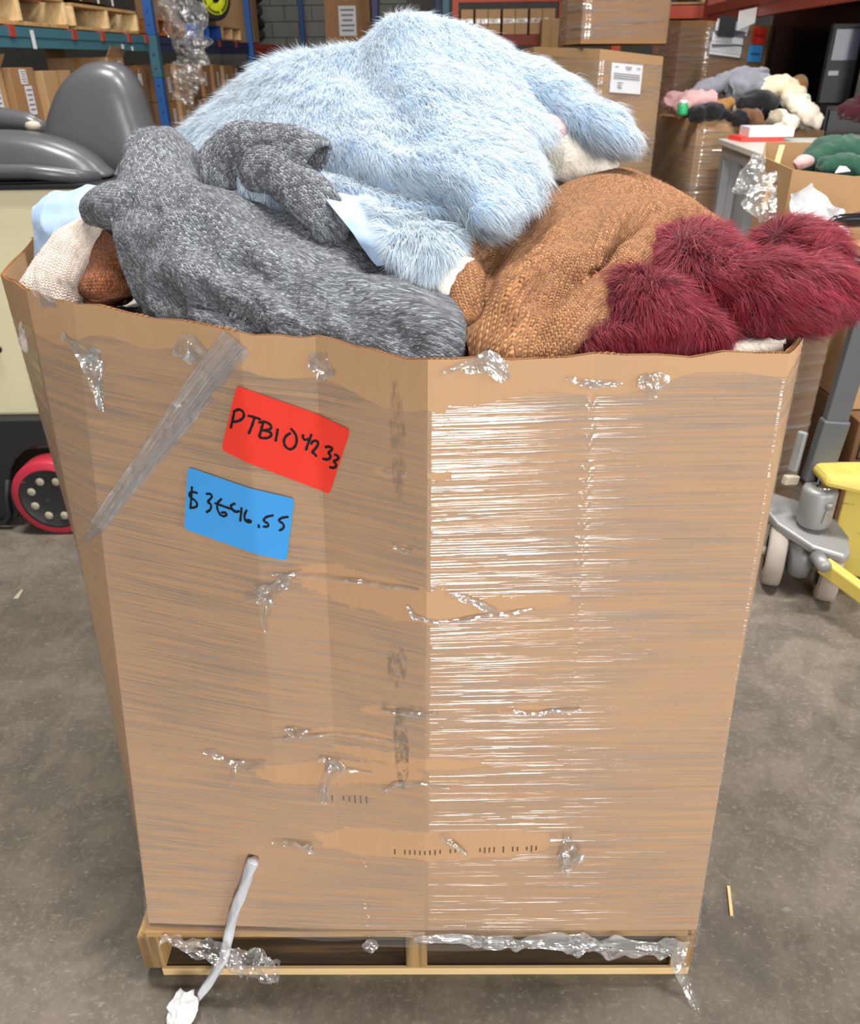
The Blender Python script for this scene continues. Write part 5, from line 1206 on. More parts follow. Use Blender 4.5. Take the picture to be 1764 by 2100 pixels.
# --- open carton heaped with clothes
gD = [(1.442, 5.5, 1.218), (1.534, 5, 1.216), (1.927, 4.95, 1.177), (2.394, 5.3, 1.133), (2.36, 5.75, 1.14), (2.2, 6.0, 1.16), (1.6, 6.0, 1.2)]
gaylord('bulk_carton', 'open bulk carton heaped with mixed clothes beyond the white table', gD, 0.14, 'card_c', True)
pallet('wooden_pallet', 'wooden pallet under the carton heaped with mixed clothes', (2.0, 5.1, 0), 0.0)
def cloth_mat(name, a, b, rough=0.85, sc=25):
    n = NT(name); v = n.coord('Object'); n.bsdf(n.mix(n.noise(v, sc, 4), a, b), rough, 0, n.bump(n.noise(v, sc * 4, 3), 0.3, 0.01), 0.2, **{'Sheen Weight': 0.3}); return n.m
M['c_grey'] = cloth_mat('grey_fleece', srgb(120, 122, 132), srgb(150, 152, 162)); M['c_pink'] = cloth_mat('pink_fleece', srgb(196, 150, 150), srgb(220, 176, 176))
M['c_black'] = cloth_mat('black_cloth', srgb(18, 18, 22), srgb(32, 32, 36)); M['c_cream'] = cloth_mat('cream_cloth', srgb(214, 198, 164), srgb(236, 224, 196))
M['c_ivory'] = cloth_mat('ivory_fleece', srgb(216, 204, 184), srgb(240, 232, 216)); M['c_brown'] = cloth_mat('brown_cloth', srgb(96, 66, 44), srgb(128, 90, 60))
M['c_tan'] = cloth_mat('tan_cloth', srgb(148, 104, 50), srgb(176, 128, 68)); M['c_green'] = cloth_mat('dark_green_cloth', srgb(24, 62, 48), srgb(42, 88, 68)); M['c_taupe'] = cloth_mat('taupe_cloth', srgb(160, 148, 128), srgb(186, 174, 154))
M['green_can'] = simple('green_plastic', srgb(40, 170, 104), 0.4); M['maroon'] = cloth_mat('maroon_cloth', srgb(60, 20, 28), srgb(92, 34, 44))
def heap_item(name, label, cat, paths, mat, group=None, amp=0.018, sc=9, seed=0, part='fabric', flat=0.75):
    p0 = paths[0][0][0]; t = thing(name, label, cat, (p0[0], p0[1], p0[2] - 0.1), 0, group)
    for k, (path, rad) in enumerate(paths):
        s = tube_surf(path, rad, 46, 34, flat); s.noise(amp, sc, seed + k * 3.0); s.noise(amp * 1.1, sc * 1.7, seed + 5 + k, True, 2); s.mesh(part, M[mat], t)
    return t
G_ = 'clothes heaped in the far open carton'
heap_item('grey_fleece', 'grey fleece on top of the far heap', 'garment', [([(1.516, 5.3, 1.32), (1.667, 5.35, 1.368), (1.822, 5.4, 1.396), (2.053, 5.5, 1.443)], [0.03, 0.05, 0.06, 0.05]), ([(1.77, 5.3, 1.343), (1.879, 5.3, 1.367), (2.003, 5.35, 1.384)], [0.09, 0.11, 0.07])], 'c_grey', G_, seed=1)
heap_item('pink_fleece', 'pink fleece under the grey one on the far heap', 'garment', [([(1.456, 5.2, 1.244), (1.548, 5.2, 1.293), (1.672, 5.2, 1.309)], [0.05, 0.08, 0.06])], 'c_pink', G_, seed=2)
heap_item('pink_fleece', 'dusty pink bundle at the left end of the far heap', 'garment', [([(1.431, 5.3, 1.265), (1.474, 5.3, 1.313), (1.542, 5.35, 1.339)], [0.05, 0.055, 0.03])], 'c_pink', G_, seed=3)
heap_item('black_knit', 'black knit garment hanging over the far carton rim', 'garment', [([(1.482, 5.02, 1.238), (1.589, 5, 1.262), (1.709, 4.98, 1.237), (1.795, 4.94, 1.214)], [0.04, 0.055, 0.045, 0.03])], 'c_black', G_, seed=4)
heap_item('black_cloth', 'smooth black cloth in the middle of the far heap', 'garment', [([(1.799, 5.1, 1.27), (1.897, 5.12, 1.302), (1.994, 5.1, 1.267)], [0.06, 0.09, 0.06])], 'c_black', G_, seed=5, amp=0.008)
heap_item('cream_hoodie', 'cream cloth behind the black cloth on the far heap', 'garment', [([(1.796, 5.2, 1.24), (1.951, 5.25, 1.342), (2.113, 5.3, 1.369), (2.14, 5.2, 1.291)], [0.035, 0.06, 0.07, 0.06])], 'c_cream', G_, seed=6)
heap_item('ivory_fleece', 'ivory fleece with deep folds at the right end of the far heap', 'garment', [([(2.044, 5.1, 1.321), (2.111, 5.05, 1.273), (2.172, 5, 1.213), (2.22, 5, 1.181)], [0.05, 0.08, 0.08, 0.04]), ([(1.984, 5, 1.264), (2.017, 4.95, 1.206), (1.976, 4.93, 1.168), (1.906, 4.9, 1.161)], [0.03, 0.045, 0.035, 0.025])], 'c_ivory', G_, seed=7, amp=0.022)
heap_item('taupe_cloth', 'taupe cloth below the black cloth on the far heap', 'garment', [([(1.922, 5, 1.229), (1.977, 4.98, 1.229), (2.031, 4.95, 1.201)], [0.035, 0.05, 0.03])], 'c_taupe', G_, seed=8)
heap_item('brown_cloth', 'brown cloth beneath the black cloth on the far heap', 'garment', [([(1.777, 5.02, 1.239), (1.839, 5, 1.234), (1.877, 4.97, 1.192)], [0.03, 0.05, 0.03])], 'c_brown', G_, seed=9)
heap_item('tan_jacket', 'tan quilted jacket standing up behind the far heap', 'jacket', [([(2.207, 5.5, 1.292), (2.273, 5.55, 1.356), (2.322, 5.6, 1.407)], [0.06, 0.07, 0.035])], 'c_tan', G_, seed=10, amp=0.006)
heap_item('brown_cloth', 'small brown cloth between the pink and grey fleeces', 'garment', [([(1.653, 5.12, 1.27), (1.716, 5.15, 1.286), (1.757, 5.15, 1.293)], [0.03, 0.045, 0.03])], 'c_tan', G_, seed=11)
t = thing('green_bottle', 'small green bottle on the far carton rim', 'bottle', (1.44, 5, 1.244), 0.3)
MB().lathe([(0.001, 0), (0.026, 0), (0.028, 0.01), (0.028, 0.045), (0.024, 0.055), (0.02, 0.058), (0.02, 0.07), (0.001, 0.072)], 20).build('bottle_body', M['green_can'], t, True, world=False)
MB().lathe([(0.021, 0.059), (0.022, 0.06), (0.022, 0.075), (0.001, 0.076)], 20).build('cap', M['white'], t, True, world=False)
# --- white table with papers
M['melamine'] = simple('white_tabletop', (0.62, 0.61, 0.57), 0.4, var=0.05); M['leg_grey'] = simple('grey_steel_leg', srgb(156, 158, 162), 0.4, 0.3)
ta, tb, tc, tdp = (1.486, 4.5, 1.174), (1.391, 3.62, 1.175), (1.873, 3.75, 1.126), (2.113, 4.6, 1.119)
tt = thing('work_table', 'tall white table with grey steel legs beside the far carton', 'table', (1.7, 4.1, 0))
zt_ = 1.105
quad = [(1.618, 4.86), (1.545, 4.0), (2.30, 3.98), (2.31, 4.84)]
MB().hexa([(x, y, zt_) for x, y in quad] + [(x, y, zt_ + 0.028) for x, y in quad]).build('tabletop', M['melamine'], tt, bevel=0.003)
MB().hexa([(1.63, 4.80, zt_ - 0.06), (1.56, 4.04, zt_ - 0.06), (1.58, 4.04, zt_ - 0.06), (1.65, 4.80, zt_ - 0.06), (1.63, 4.80, zt_), (1.56, 4.04, zt_), (1.58, 4.04, zt_), (1.65, 4.80, zt_)]).build('side_rail', M['leg_grey'], tt, bevel=0.002)
for x, y in ((1.655, 4.80), (1.625, 4.42), (2.27, 4.78), (2.27, 4.05)):
    MB().box((x - 0.025, y - 0.025, 0), (x + 0.025, y + 0.025, zt_)).build('leg', M['leg_grey'], tt, bevel=0.004)
MB().box((1.66, 4.78, 0.1), (2.26, 4.80, zt_ - 0.03)).build('back_panel', M['leg_grey'], tt)
for k, (px_, nm, lb, mt, h) in enumerate(((0.0, 'red_folder', 'red folder under the papers on the white table', 'lab_red', 0.022), (0.0, 'paper_stack', 'stack of white papers on the white table', 'paper', 0.045))):
    z = zt_ + 0.0285 + (0.0225 if k else 0)
    o = MB().box((-0.115, -0.09, 0), (0.115, 0.09, h)).build(nm, M[mt]); o.location = (1.77 + 0.05 * k, 4.72, z); o.rotation_euler = (0, 0, 0.06 * (1 - 2 * k)); prop(o, lb, 'papers' if k else 'folder')
# --- open carton with green garment and film, nearer
gE = [(1.488, 3.85, 1.2), (1.375, 3.55, 1.167), (1.335, 3.15, 1.163), (1.518, 3.05, 1.149), (1.95, 3.3, 1.13), (1.92, 3.9, 1.18)]
gaylord('open_box', 'open brown box with a dark green garment right of the white table', gE, 0.62, 'card_c', False)
carton_box('shipping_box', 'brown box under the open box with the green garment', (1.40, 3.1, 0.0), (1.90, 3.85, 0.615), 'card_b')
heap_item('green_garment', 'dark green garment stuffed in the open box', 'garment', [([(1.461, 3.35, 1.157), (1.571, 3.4, 1.186), (1.685, 3.4, 1.184), (1.79, 3.4, 1.144)], [0.05, 0.075, 0.08, 0.06]), ([(1.489, 3.28, 1.152), (1.579, 3.28, 1.159), (1.667, 3.28, 1.141)], [0.04, 0.05, 0.05])], 'c_green', None, seed=12, amp=0.012)
heap_item('pink_garment', 'scrap of pink fabric at the left of the green garment', 'garment', [([(1.403, 3.3, 1.159), (1.428, 3.3, 1.173), (1.464, 3.32, 1.174)], [0.02, 0.028, 0.02])], 'c_pink', None, seed=13, amp=0.005)
o = sheet('swing_tag', [(1.496, 3.16, 1.147), (1.551, 3.16, 1.153), (1.551, 3.2, 1.163), (1.527, 3.2, 1.165)], M['paper']); prop(o, 'white paper tag on the green garment', 'tag')
o = MB().bar((1.423, 3.5, 1.21), (1.315, 3.3, 0.9992), 0.022, 0.018).build('wood_lath', M['wood_pale'], bevel=0.002); prop(o, 'thin pale wooden lath leaning on the open box', 'wood strip')
film = thing('loose_film', 'crumpled clear film draped over the corner of the open box', 'plastic film', (1.306, 3.3, 0.9849))
loose_film('film_sheet', [(1.297, 3.4, 1.189), (1.271, 3.35, 1.121), (1.293, 3.3, 1.057), (1.318, 3.25, 0.9747)], [0.04, 0.13, 0.20, 0.16], M['film_grey'], film, 0.022, 0.0, 40, 22, seed=41, pleat=18)
bag = thing('plastic_bag', 'pale grey crumpled plastic bag in front of the open box', 'plastic bag', (1.396, 2.9, 0.9165))
loose_film('bag_sheet', [(1.246, 2.9, 1.124), (1.283, 2.88, 1.067), (1.33, 2.86, 0.9983), (1.377, 2.86, 0.9248)], [0.06, 0.13, 0.16, 0.16], M['film_white2'] if 'film_white2' in M else M['paper'], bag, 0.03, 0.0, 30, 22, seed=43, pleat=25)
carton_box('shipping_box', 'brown box behind the black handle of the pallet jack', (1.52, 2.72, 0.40), (2.1, 3.02, 0.94), 'card_c')
carton_box('shipping_box', 'dark brown box low behind the pallet jack', (1.52, 2.62, 0.0), (2.1, 3.04, 0.395), 'card_d')
heap_item('magenta_scrap', 'magenta item in film behind the black handle', 'garment', [([(1.4, 2.8, 1.028), (1.424, 2.8, 1.043), (1.484, 2.8, 1.052)], [0.015, 0.03, 0.03])], 'maroon', None, seed=14, amp=0.004)
gF = [(1.173, 2.72, 0.828), (1.227, 2.58, 0.8434), (1.342, 2.62, 0.8411), (1.46, 2.88, 0.86), (1.3, 3.0, 0.86)]
gF = [(p[0], p[1], 0.80) for p in gF]
gaylord('wrapped_box', 'dark film wrapped carton behind the pallet jack', gF, 0.0, 'card_d', True, lid=True, fz=(0.0, 0.0))

# printed handling marks on the low box
t = bpy.data.objects['shipping_box.002']
m = MB()
for k in range(4):
    x = -0.27 + 0.075 * k
    m.box((x, -0.2122, 0.25), (x + 0.06, -0.2112, 0.256)); m.box((x, -0.2122, 0.33), (x + 0.06, -0.2112, 0.336)); m.box((x, -0.2122, 0.25), (x + 0.006, -0.2112, 0.336)); m.box((x + 0.054, -0.2122, 0.25), (x + 0.06, -0.2112, 0.336))
    m.box((x + 0.027, -0.2122, 0.27), (x + 0.033, -0.2112, 0.315)); m.box((x + 0.018, -0.2122, 0.27), (x + 0.042, -0.2112, 0.276))
m.build('handling_marks', M['ink'], t, world=False)
# ------------------------------------------------------------------ pallet racks
M['teal'] = chipped('teal_rack_paint', srgb(58, 104, 118), srgb(120, 130, 130), 0.70, 0.5); M['blue'] = chipped('blue_rack_paint', srgb(38, 92, 158), srgb(110, 130, 150), 0.72, 0.45)
M['navy'] = chipped('navy_rack_paint', srgb(42, 52, 92), srgb(120, 120, 130), 0.68, 0.5); M['rust_red'] = chipped('orange_red_rack_paint', srgb(178, 70, 44), srgb(110, 80, 64), 0.70, 0.5)
M['dark_red'] = chipped('dark_red_rack_paint', srgb(132, 52, 38), srgb(90, 60, 50), 0.70, 0.5)
M['smoke_d'] = simple('dark_door', (0.03, 0.03, 0.032), 0.35); M['clip'] = simple('red_clip', srgb(158, 60, 46), 0.5); M['deck'] = simple('shelf_deck', srgb(70, 62, 54), 0.8)
def lx(y, x0=-2.45, y0=5.4): return x0 + 0.082 * (y - y0)
rkL = thing('pallet_rack', 'teal and blue pallet rack along the left aisle', 'rack', (-2.3, 7.7, 0))
def beam(par, a, b, mat, h=0.11, d=0.05):
    a, b = Vector(a), Vector(b); dr = (b - a).normalized(); n = Vector((dr.y, -dr.x, 0))
    V = []
    # stepped profile: full height face with a lip half way up
    prof = [(0, -h), (0, -h * 0.52), (0.006, -h * 0.48), (0.006, 0), (-d, 0), (-d, -h)]
    m = len(prof)
    for p in (a, b):
        for q, z in prof: V.append(tuple(p + n * q + Vector((0, 0, z))))
    F = [tuple(range(m)), tuple(range(m, 2 * m))[::-1]] + [(i, m + i, m + (i + 1) % m, (i + 1) % m) for i in range(m)]
    return link_mesh('beam', V, F, mat, par)
def upright(par, x, y, z0, z1, mat, w=0.09, d=0.07, holes=True, face=1):
    o = MB().box((x - d / 2, y - w / 2, z0), (x + d / 2, y + w / 2, z1)).build('upright', mat, par, bevel=0.004)
    if holes:
        z = z0 + 0.06
        while z < z1 - 0.05:
            for s in (-1, 1):
                MB().box((x - 0.006 + s * 0.0, y - w / 2 - 0.001, z), (x + 0.006 + s * 0.0, y - w / 2 + 0.002, z + 0.016)).build('slot', M['black'], o) if s > 0 else None
            z += 0.10
    return o
ZL = 1.735
beam(rkL, (lx(3.75), 3.75, ZL), (lx(7.66), 7.66, ZL), M['teal'])
beam(rkL, (lx(7.86), 7.86, ZL), (lx(10.7), 10.7, ZL), M['navy'])
beam(rkL, (lx(10.9), 10.9, ZL), (lx(13.6), 13.6, ZL), M['rust_red'])
for y0, y1, m in ((3.75, 7.66, 'teal'), (7.86, 10.7, 'navy'), (10.9, 13.6, 'rust_red')):
    beam(rkL, (lx(y0), y0, 0.98), (lx(y1), y1, 0.98), M[m])
    for z in (0.98, ZL):
        MB().hexa([(lx(y0) - 1.05, y0, z - 0.02), (lx(y0) - 0.06, y0, z - 0.02), (lx(y1) - 0.06, y1, z - 0.02), (lx(y1) - 1.05, y1, z - 0.02), (lx(y0) - 1.05, y0, z), (lx(y0) - 0.06, y0, z), (lx(y1) - 0.06, y1, z), (lx(y1) - 1.05, y1, z)]).build('shelf_deck', M['deck'], rkL)
upright(rkL, lx(7.76) + 0.01, 7.76, 0, 1.43, M['blue']); upright(rkL, lx(7.76) + 0.01, 7.76, 1.431, 1.74, M['teal'], 0.096, 0.078); upright(rkL, lx(7.76) + 0.01, 7.76, 1.741, 4.0, M['blue'])
upright(rkL, lx(10.8), 10.8, 0, 4.0, M['blue'], holes=False); upright(rkL, lx(13.7), 13.7, 0, 4.0, M['blue'], holes=False)
for y in (5.55, 6.35, 6.80, 7.28, 7.62, 8.9, 9.6, 10.2):
    MB().box((lx(y) - 0.05, y - 0.035, ZL - 0.055), (lx(y) + 0.014, y + 0.035, ZL + 0.006)).build('deck_clip', M['clip'], rkL)
for y, w_, h_, dz in ((5.78, 0.05, 0.10, 0.065), (5.33, 0.05, 0.04, 0.075), (7.12, 0.05, 0.03, 0.085), (7.30, 0.05, 0.03, 0.095), (8.35, 0.05, 0.06, 0.05)):
    MB().box((lx(y) + 0.007, y - w_ / 2, ZL - dz - h_ / 2), (lx(y) + 0.009, y + w_ / 2, ZL - dz + h_ / 2)).build('rack_tag', M['sticker'], rkL)
# pallets up on the beams, stringer ends to the aisle
pm = (M['wood_y'], M['wood_end2'] if 'wood_end2' in M else M['wood_pale'], M['wood_pale'], M['wood_y'])
G2 = 'loaded pallets on the left rack'
M['wood_or'] = wood('orange_pallet_wood', srgb(150, 92, 50), srgb(184, 120, 70)); M['plastic_blue'] = simple('blue_pallet_paint', srgb(40, 96, 186), 0.5)
def rack_pallet(y, label, mats, L=1.1, s=1.0): 
    t = pallet('wooden_pallet', label, (lx(y) - 0.01, y, ZL + 0.008), math.pi / 2 - 0.08, G2, L=L, D=1.0, mats=mats); t.scale = (1, 1, s); return t
rack_pallet(5.72, 'pale wooden pallet nearest on the left rack', pm, 1.25, 1.35)
rack_pallet(6.98, 'pale wooden pallet next to the blue rack upright', pm, 1.15, 1.2)
rack_pallet(8.3, 'orange brown pallet behind the hanging film', (M['wood_or'],) * 4, 0.7)
rack_pallet(9.35, 'blue painted pallet under the yellow wheel', (M['plastic_blue'],) * 4, 0.8)
rack_pallet(10.15, 'small pale pallet at the far end of the navy beam', pm, 0.7)
M['dark_load'] = simple('dark_wrapped_goods', srgb(52, 46, 42), 0.4)
for y, l, z, lab in ((5.72, 1.1, 0.7, 'dark film wrapped load on the nearest pallet'), (6.98, 0.95, 0.7, 'dark film wrapped load beside the blue upright')):
    t = thing('dark_block', lab, 'load', (lx(y) - 0.55, y, ZL + 0.19))
    MB().box((lx(y) - 1.0, y - l / 2, ZL + 0.19), (lx(y) - 0.08, y + l / 2, ZL + 0.19 + z)).build('goods', M['dark_load'], t, bevel=0.02)
    for k in (-0.32, 0.05, 0.38):
        MB().box((lx(y) - 0.075, y + k * l - 0.012, ZL + 0.19), (lx(y) - 0.07, y + k * l + 0.012, ZL + 0.19 + z)).build('highlight_strip', M['white'], t)  # white strips painted in for the vertical highlights on the wrapping
carton_box('stock_carton', 'plain brown carton on the blue pallet', (lx(9.5) - 0.8, 9.62, ZL + 0.145), (lx(9.5) - 0.1, 10.05, ZL + 0.9), 'card_b')
carton_box('stock_carton', 'tall brown carton above the red beam at the end of the left rack', (lx(11.2) - 0.7, 11.0, ZL + 0.01), (lx(11.2) - 0.02, 11.35, ZL + 0.9), 'card_c')
M['goods_shade'] = simple('black_goods_and_shade', (0.02, 0.02, 0.022), 0.35)
t = thing('torn_carton', 'torn open carton with dark goods above the red beam', 'carton', (lx(11.8) - 0.3, 11.75, ZL))
MB().box((lx(11.8) - 0.7, 11.5, ZL + 0.005), (lx(11.8) - 0.2, 12.0, ZL + 0.8)).build('carton_body', M['card_b'], t, bevel=0.004)
for k in range(5):
    s = tube_surf([(lx(11.8) - 0.17, 11.58 + 0.02 * k, ZL + 0.08 + 0.13 * k), (lx(11.8) - 0.12, 11.72, ZL + 0.1 + 0.13 * k), (lx(11.8) - 0.16, 11.88 - 0.02 * k, ZL + 0.09 + 0.13 * k)], [0.04, 0.06, 0.04], 16, 14); s.noise(0.02, 12, k); s.mesh('dark_goods', M['goods_shade' if k % 2 else 'dkgrey'], t)
# yellow-centred wheel
t = thing('yellow_wheel', 'black tyred wheel with a bright yellow green centre on the rack', 'wheel', (-2.098, 9.3, 1.894)); wl = Vector((-2.08, 9.3, 2.017)); lo_ = Vector((-2.098, 9.3, 1.894))
q = Vector((0.75, -0.66, 0)).to_track_quat('X', 'Z').to_euler()
M['lime'] = simple('lime_plastic', srgb(206, 216, 40), 0.4); M['rubber'] = simple('black_rubber', (0.03, 0.03, 0.03), 0.7)
for nm, prof, mt in (('tyre', [(0.12, 0.12), (0.185, 0.115), (0.2, 0.09), (0.2, -0.28), (0.17, -0.3), (0.001, -0.3)], 'rubber'), ('wheel_centre', [(0.001, 0.10), (0.05, 0.10), (0.06, 0.125), (0.10, 0.11), (0.15, 0.122), (0.155, 0.10), (0.155, 0.0)], 'lime'), ('axle_hole', [(0.001, 0.128), (0.045, 0.13), (0.05, 0.10)], 'black')):
    o = MB().lathe(prof, 32, 'X', (0, 0, 0), nm != 'tyre').build(nm, M[mt], t, True, world=False); o.location = (0, 0, 0.2); o.rotation_euler = q
for k in range(5):
    a = k * 2 * math.pi / 5
    o = MB().bar((0.118, 0.05 * math.cos(a), 0.05 * math.sin(a)), (0.118, 0.15 * math.cos(a), 0.15 * math.sin(a)), 0.02, 0.02).build('spoke', M['lime'], t, world=False); o.location = (0, 0, 0.2); o.rotation_euler = q
# film hanging down in front of the rack
film = thing('hanging_film', 'long crumpled sheet of clear film hanging from the left rack', 'plastic film', (-1.948, 7.5, 1.233))
loose_film('film_sheet', [(-2.012, 7.55, 2.005), (-1.922, 7.5, 1.887), (-1.827, 7.45, 1.769), (-1.818, 7.4, 1.6), (-1.899, 7.4, 1.43), (-1.967, 7.45, 1.235)], [0.25, 0.30, 0.30, 0.26, 0.22, 0.16], M['film_grey'], film, 0.06, 0.0, 70, 26, seed=51, pleat=11)
# cartons on the lower level of the left rack
G3 = 'labelled cartons on the lower level of the left rack'; rr = random.Random(11)
def stock(y0, y1, z0, z1, label, mat, stickers, flaps=False, dep=0.45):
    return carton_box('stock_carton', label, (lx((y0 + y1) / 2) - dep - 0.03, y0, z0), (lx((y0 + y1) / 2) - 0.03, y1, z1), mat, group=G3, stickers=stickers, flaps=flaps)
stock(5.12, 5.42, 1.20, 1.52, 'tan carton with two white labels nearest on the left rack', 'card_c', [('f', 0.22, 0.82, 0.10, 0.09), ('r', 0.1, 0.82, 0.09, 0.09), ('r', 0.1, 0.42, 0.09, 0.16)], True)
stock(5.12, 5.42, 0.985, 1.195, 'tan carton under the nearest labelled one on the left rack', 'card_c', [('r', 0.1, 0.75, 0.09, 0.09)])
stock(5.46, 5.80, 1.16, 1.52, 'brown carton with two labels second from the left edge', 'card_b', [('r', 0.0, 0.86, 0.09, 0.08), ('r', 0.1, 0.5, 0.10, 0.16)])
stock(5.46, 5.80, 0.985, 1.155, 'brown carton under the second labelled one on the left rack', 'card_b', [])
stock(5.84, 6.3, 0.985, 1.5, 'tall tan carton peeping out left of the grey seat', 'card_c', [])
stock(6.85, 7.22, 1.25, 1.58, 'open flapped tan carton right of the grey seat', 'card_c', [('r', 0.2, 0.8, 0.08, 0.08), ('r', 0.2, 0.4, 0.08, 0.14)], True)
stock(6.85, 7.22, 0.985, 1.245, 'brown carton under the flapped one', 'card_b', [('r', 0.2, 0.6, 0.08, 0.1)])
stock(7.28, 7.62, 0.985, 1.5, 'dark carton with two labels by the blue upright', 'card_d', [('r', 0.0, 0.85, 0.08, 0.08), ('r', 0.0, 0.55, 0.08, 0.16)])
names = ['first', 'second', 'third', 'fourth', 'fifth', 'sixth', 'seventh']
y = 7.92
for k in range(7):
    w_ = 0.30 + 0.06 * rr.random(); m = ['card_b', 'card_c', 'card_d', 'card_b'][k % 4]
    for j, (z0, z1) in enumerate(((0.985, 1.235), (1.24, 1.55))):
        stock(y, y + w_, z0, z1 - 0.05 * rr.random() * j, '%s carton beyond the blue upright, %s row' % (names[k], 'upper' if j else 'lower'), m, [('r', rr.uniform(-0.2, 0.2), rr.uniform(0.4, 0.7), 0.08, 0.12)])
    y += w_ + 0.03
# --- back row: carton by the wall, grey shelving, red rack with wrapped cartons
carton_box('stock_carton', 'large taped brown carton beside the block wall', (-1.15, 11.0, 1.5), (-0.62, 11.5, 2.4), 'card_b', stickers=[('f', 0.0, 0.5, 0.2, 0.3)])
carton_box('stock_carton', 'brown carton low under the taped one by the block wall', (-1.2, 11.0, 0.0), (-0.60, 11.5, 1.495), 'card_d')
sh2 = thing('steel_shelving', 'dark steel shelving with pale boxes behind the top of the coat', 'shelving', (0.0, 10.4, 0))
for x in (-0.52, 0.16): 
    for yy in (10.2, 10.6): MB().box((x - 0.03, yy - 0.03, 0), (x + 0.03, yy + 0.03, 3.0)).build('post', M['navy'], sh2)
for z in (1.2, 1.9, 2.2): MB().box((-0.5, 10.18, z - 0.03), (0.14, 10.62, z)).build('shelf', M['dkgrey'], sh2)
carton_box('stock_carton', 'pale grey flat box on the steel shelving', (-0.42, 10.2, 1.905), (0.1, 10.55, 1.99), 'white', tape=False)
carton_box('stock_carton', 'white flat box on the lower steel shelf', (-0.2, 10.2, 1.205), (0.1, 10.55, 1.80), 'white', tape=False)
rkB = thing('pallet_rack', 'orange red pallet rack behind the coat with wrapped cartons', 'rack', (0.8, 10.0, 0))
def xbeam(par, x0, x1, y, z, mat, h=0.10): return MB().box((x0, y, z - h), (x1, y + 0.05, z)).build('beam', mat, par, bevel=0.004)
for x, mt in ((0.24, 'teal'), (0.34, 'rust_red'), (1.47, 'rust_red')): MB().box((x - 0.035, 10.0, 0), (x + 0.035, 10.09, 3.2)).build('upright', M[mt], rkB, bevel=0.004)
xbeam(rkB, 0.37, 1.8, 10.0, 2.16, M['rust_red']); xbeam(rkB, 0.37, 1.8, 10.0, 1.76, M['dark_red']); xbeam(rkB, 0.37, 1.8, 10.0, 1.2, M['dark_red'])
for z in (1.76, 1.2): MB().box((0.37, 10.06, z - 0.02), (1.8, 11.0, z)).build('shelf_deck', M['deck'], rkB)
G4 = 'film wrapped cartons in a row on the orange red rack'
ords = ['leftmost', 'second', 'third', 'fourth', 'fifth', 'sixth', 'rightmost']
for k in range(7):
    x = 0.40 + k * 0.145 + 0.01 * (k % 2); t = carton_box('wrapped_carton_box', '%s small wrapped carton in the row on the red rack' % ords[k], (x, 10.02, 1.765), (x + 0.13, 10.4, 2.0), 'card_c', group=G4, tape=False)
    MB().box((-0.067, -0.195, 0.10), (0.067, 0.192, 0.15)).build('film_band', M['film_loose'], t, world=False, bevel=0.004)
for k in range(3):
    x = 0.5 + k * 0.3; carton_box('stock_carton', '%s plain carton on the lower shelf of the red rack' % ['left', 'middle', 'right'][k], (x, 10.05, 1.205), (x + 0.27, 10.45, 1.58), 'card_c')
carton_box('stock_carton', 'tall narrow carton at the right end of the red rack', (1.24, 9.8, 0.0), (1.42, 9.98, 1.9), 'card_c')
# --- right hand rack
rkR = thing('pallet_rack', 'dark red pallet rack along the right edge', 'rack', (2.4, 6.0, 0))
def rx_(y): return 2.09 + 0.082 * (y - 4.5)
beam(rkR, (rx_(7.86), 7.86, 1.90), (rx_(3.6), 3.6, 1.90), M['dark_red'], 0.14)
MB().box((rx_(7.9) - 0.01, 7.86, 0), (rx_(7.9) + 0.07, 7.95, 3.6)).build('upright', M['dark_red'], rkR, bevel=0.004)
MB().hexa([(rx_(7.86) + 0.06, 7.86, 1.87), (rx_(3.6) + 0.06, 3.6, 1.87), (rx_(3.6) + 1.6, 3.6, 1.87), (rx_(7.86) + 1.6, 7.86, 1.87), (rx_(7.86) + 0.06, 7.86, 1.895), (rx_(3.6) + 0.06, 3.6, 1.895), (rx_(3.6) + 1.6, 3.6, 1.895), (rx_(7.86) + 1.6, 7.86, 1.895)]).build('shelf_deck', M['deck'], rkR)  # deck boards added over the bay to keep lamp light out
rkF = thing('pallet_rack', 'red rack beyond the document pouch carton', 'rack', (2.2, 8.9, 0))
xbeam(rkF, 1.75, 2.62, 8.4, 1.93, M['rust_red'], 0.10)
MB().box((1.70, 8.4, 0), (1.78, 8.5, 3.4)).build('upright', M['rust_red'], rkF); MB().box((2.6, 8.4, 0), (2.68, 8.5, 3.4)).build('upright', M['rust_red'], rkF)
MB().box((1.78, 8.46, 1.84), (2.6, 9.4, 1.86)).build('shelf_deck', M['deck'], rkF)
pallet('wooden_pallet', 'wooden pallet up on the far red beam', (2.15, 8.42, 1.94), 0.0, L=0.75, D=0.9, mats=(M['wood'], M['wood_pale'], M['wood_pale'], M['wood']))
pallet('wooden_pallet', 'wooden pallet up on the right dark red beam', (rx_(5.3), 5.3, 1.91), -math.pi / 2 - 0.08, L=1.1, D=1.0, mats=pm)
t = thing('dark_block', 'black block added for the deep shade of the right rack', 'load', (3.4, 6.8, 0))
MB().box((2.82, 6.0, 0.0), (4.6, 7.6, 1.84)).build('goods', M['goods_shade'], t, bevel=0.02)  # near-black block added so the bay beneath the deck reads as unlit
cab = thing('white_cabinet', 'white framed cabinet door leaning in the right rack', 'cabinet', (2.87, 5.4, 1.27))
sb_ = thing('black_cabinet', 'black cabinet under the white cabinet door in the right rack', 'cabinet', (2.8, 5.65, 0))
MB().box((2.42, 5.40, 0.0), (3.2, 5.95, 1.265)).build('cabinet_body', M['black'], sb_, bevel=0.006)
MB().box((2.44, 5.385, 0.75), (2.78, 5.399, 1.24)).build('door', M['smoke_d'], sb_, bevel=0.003)
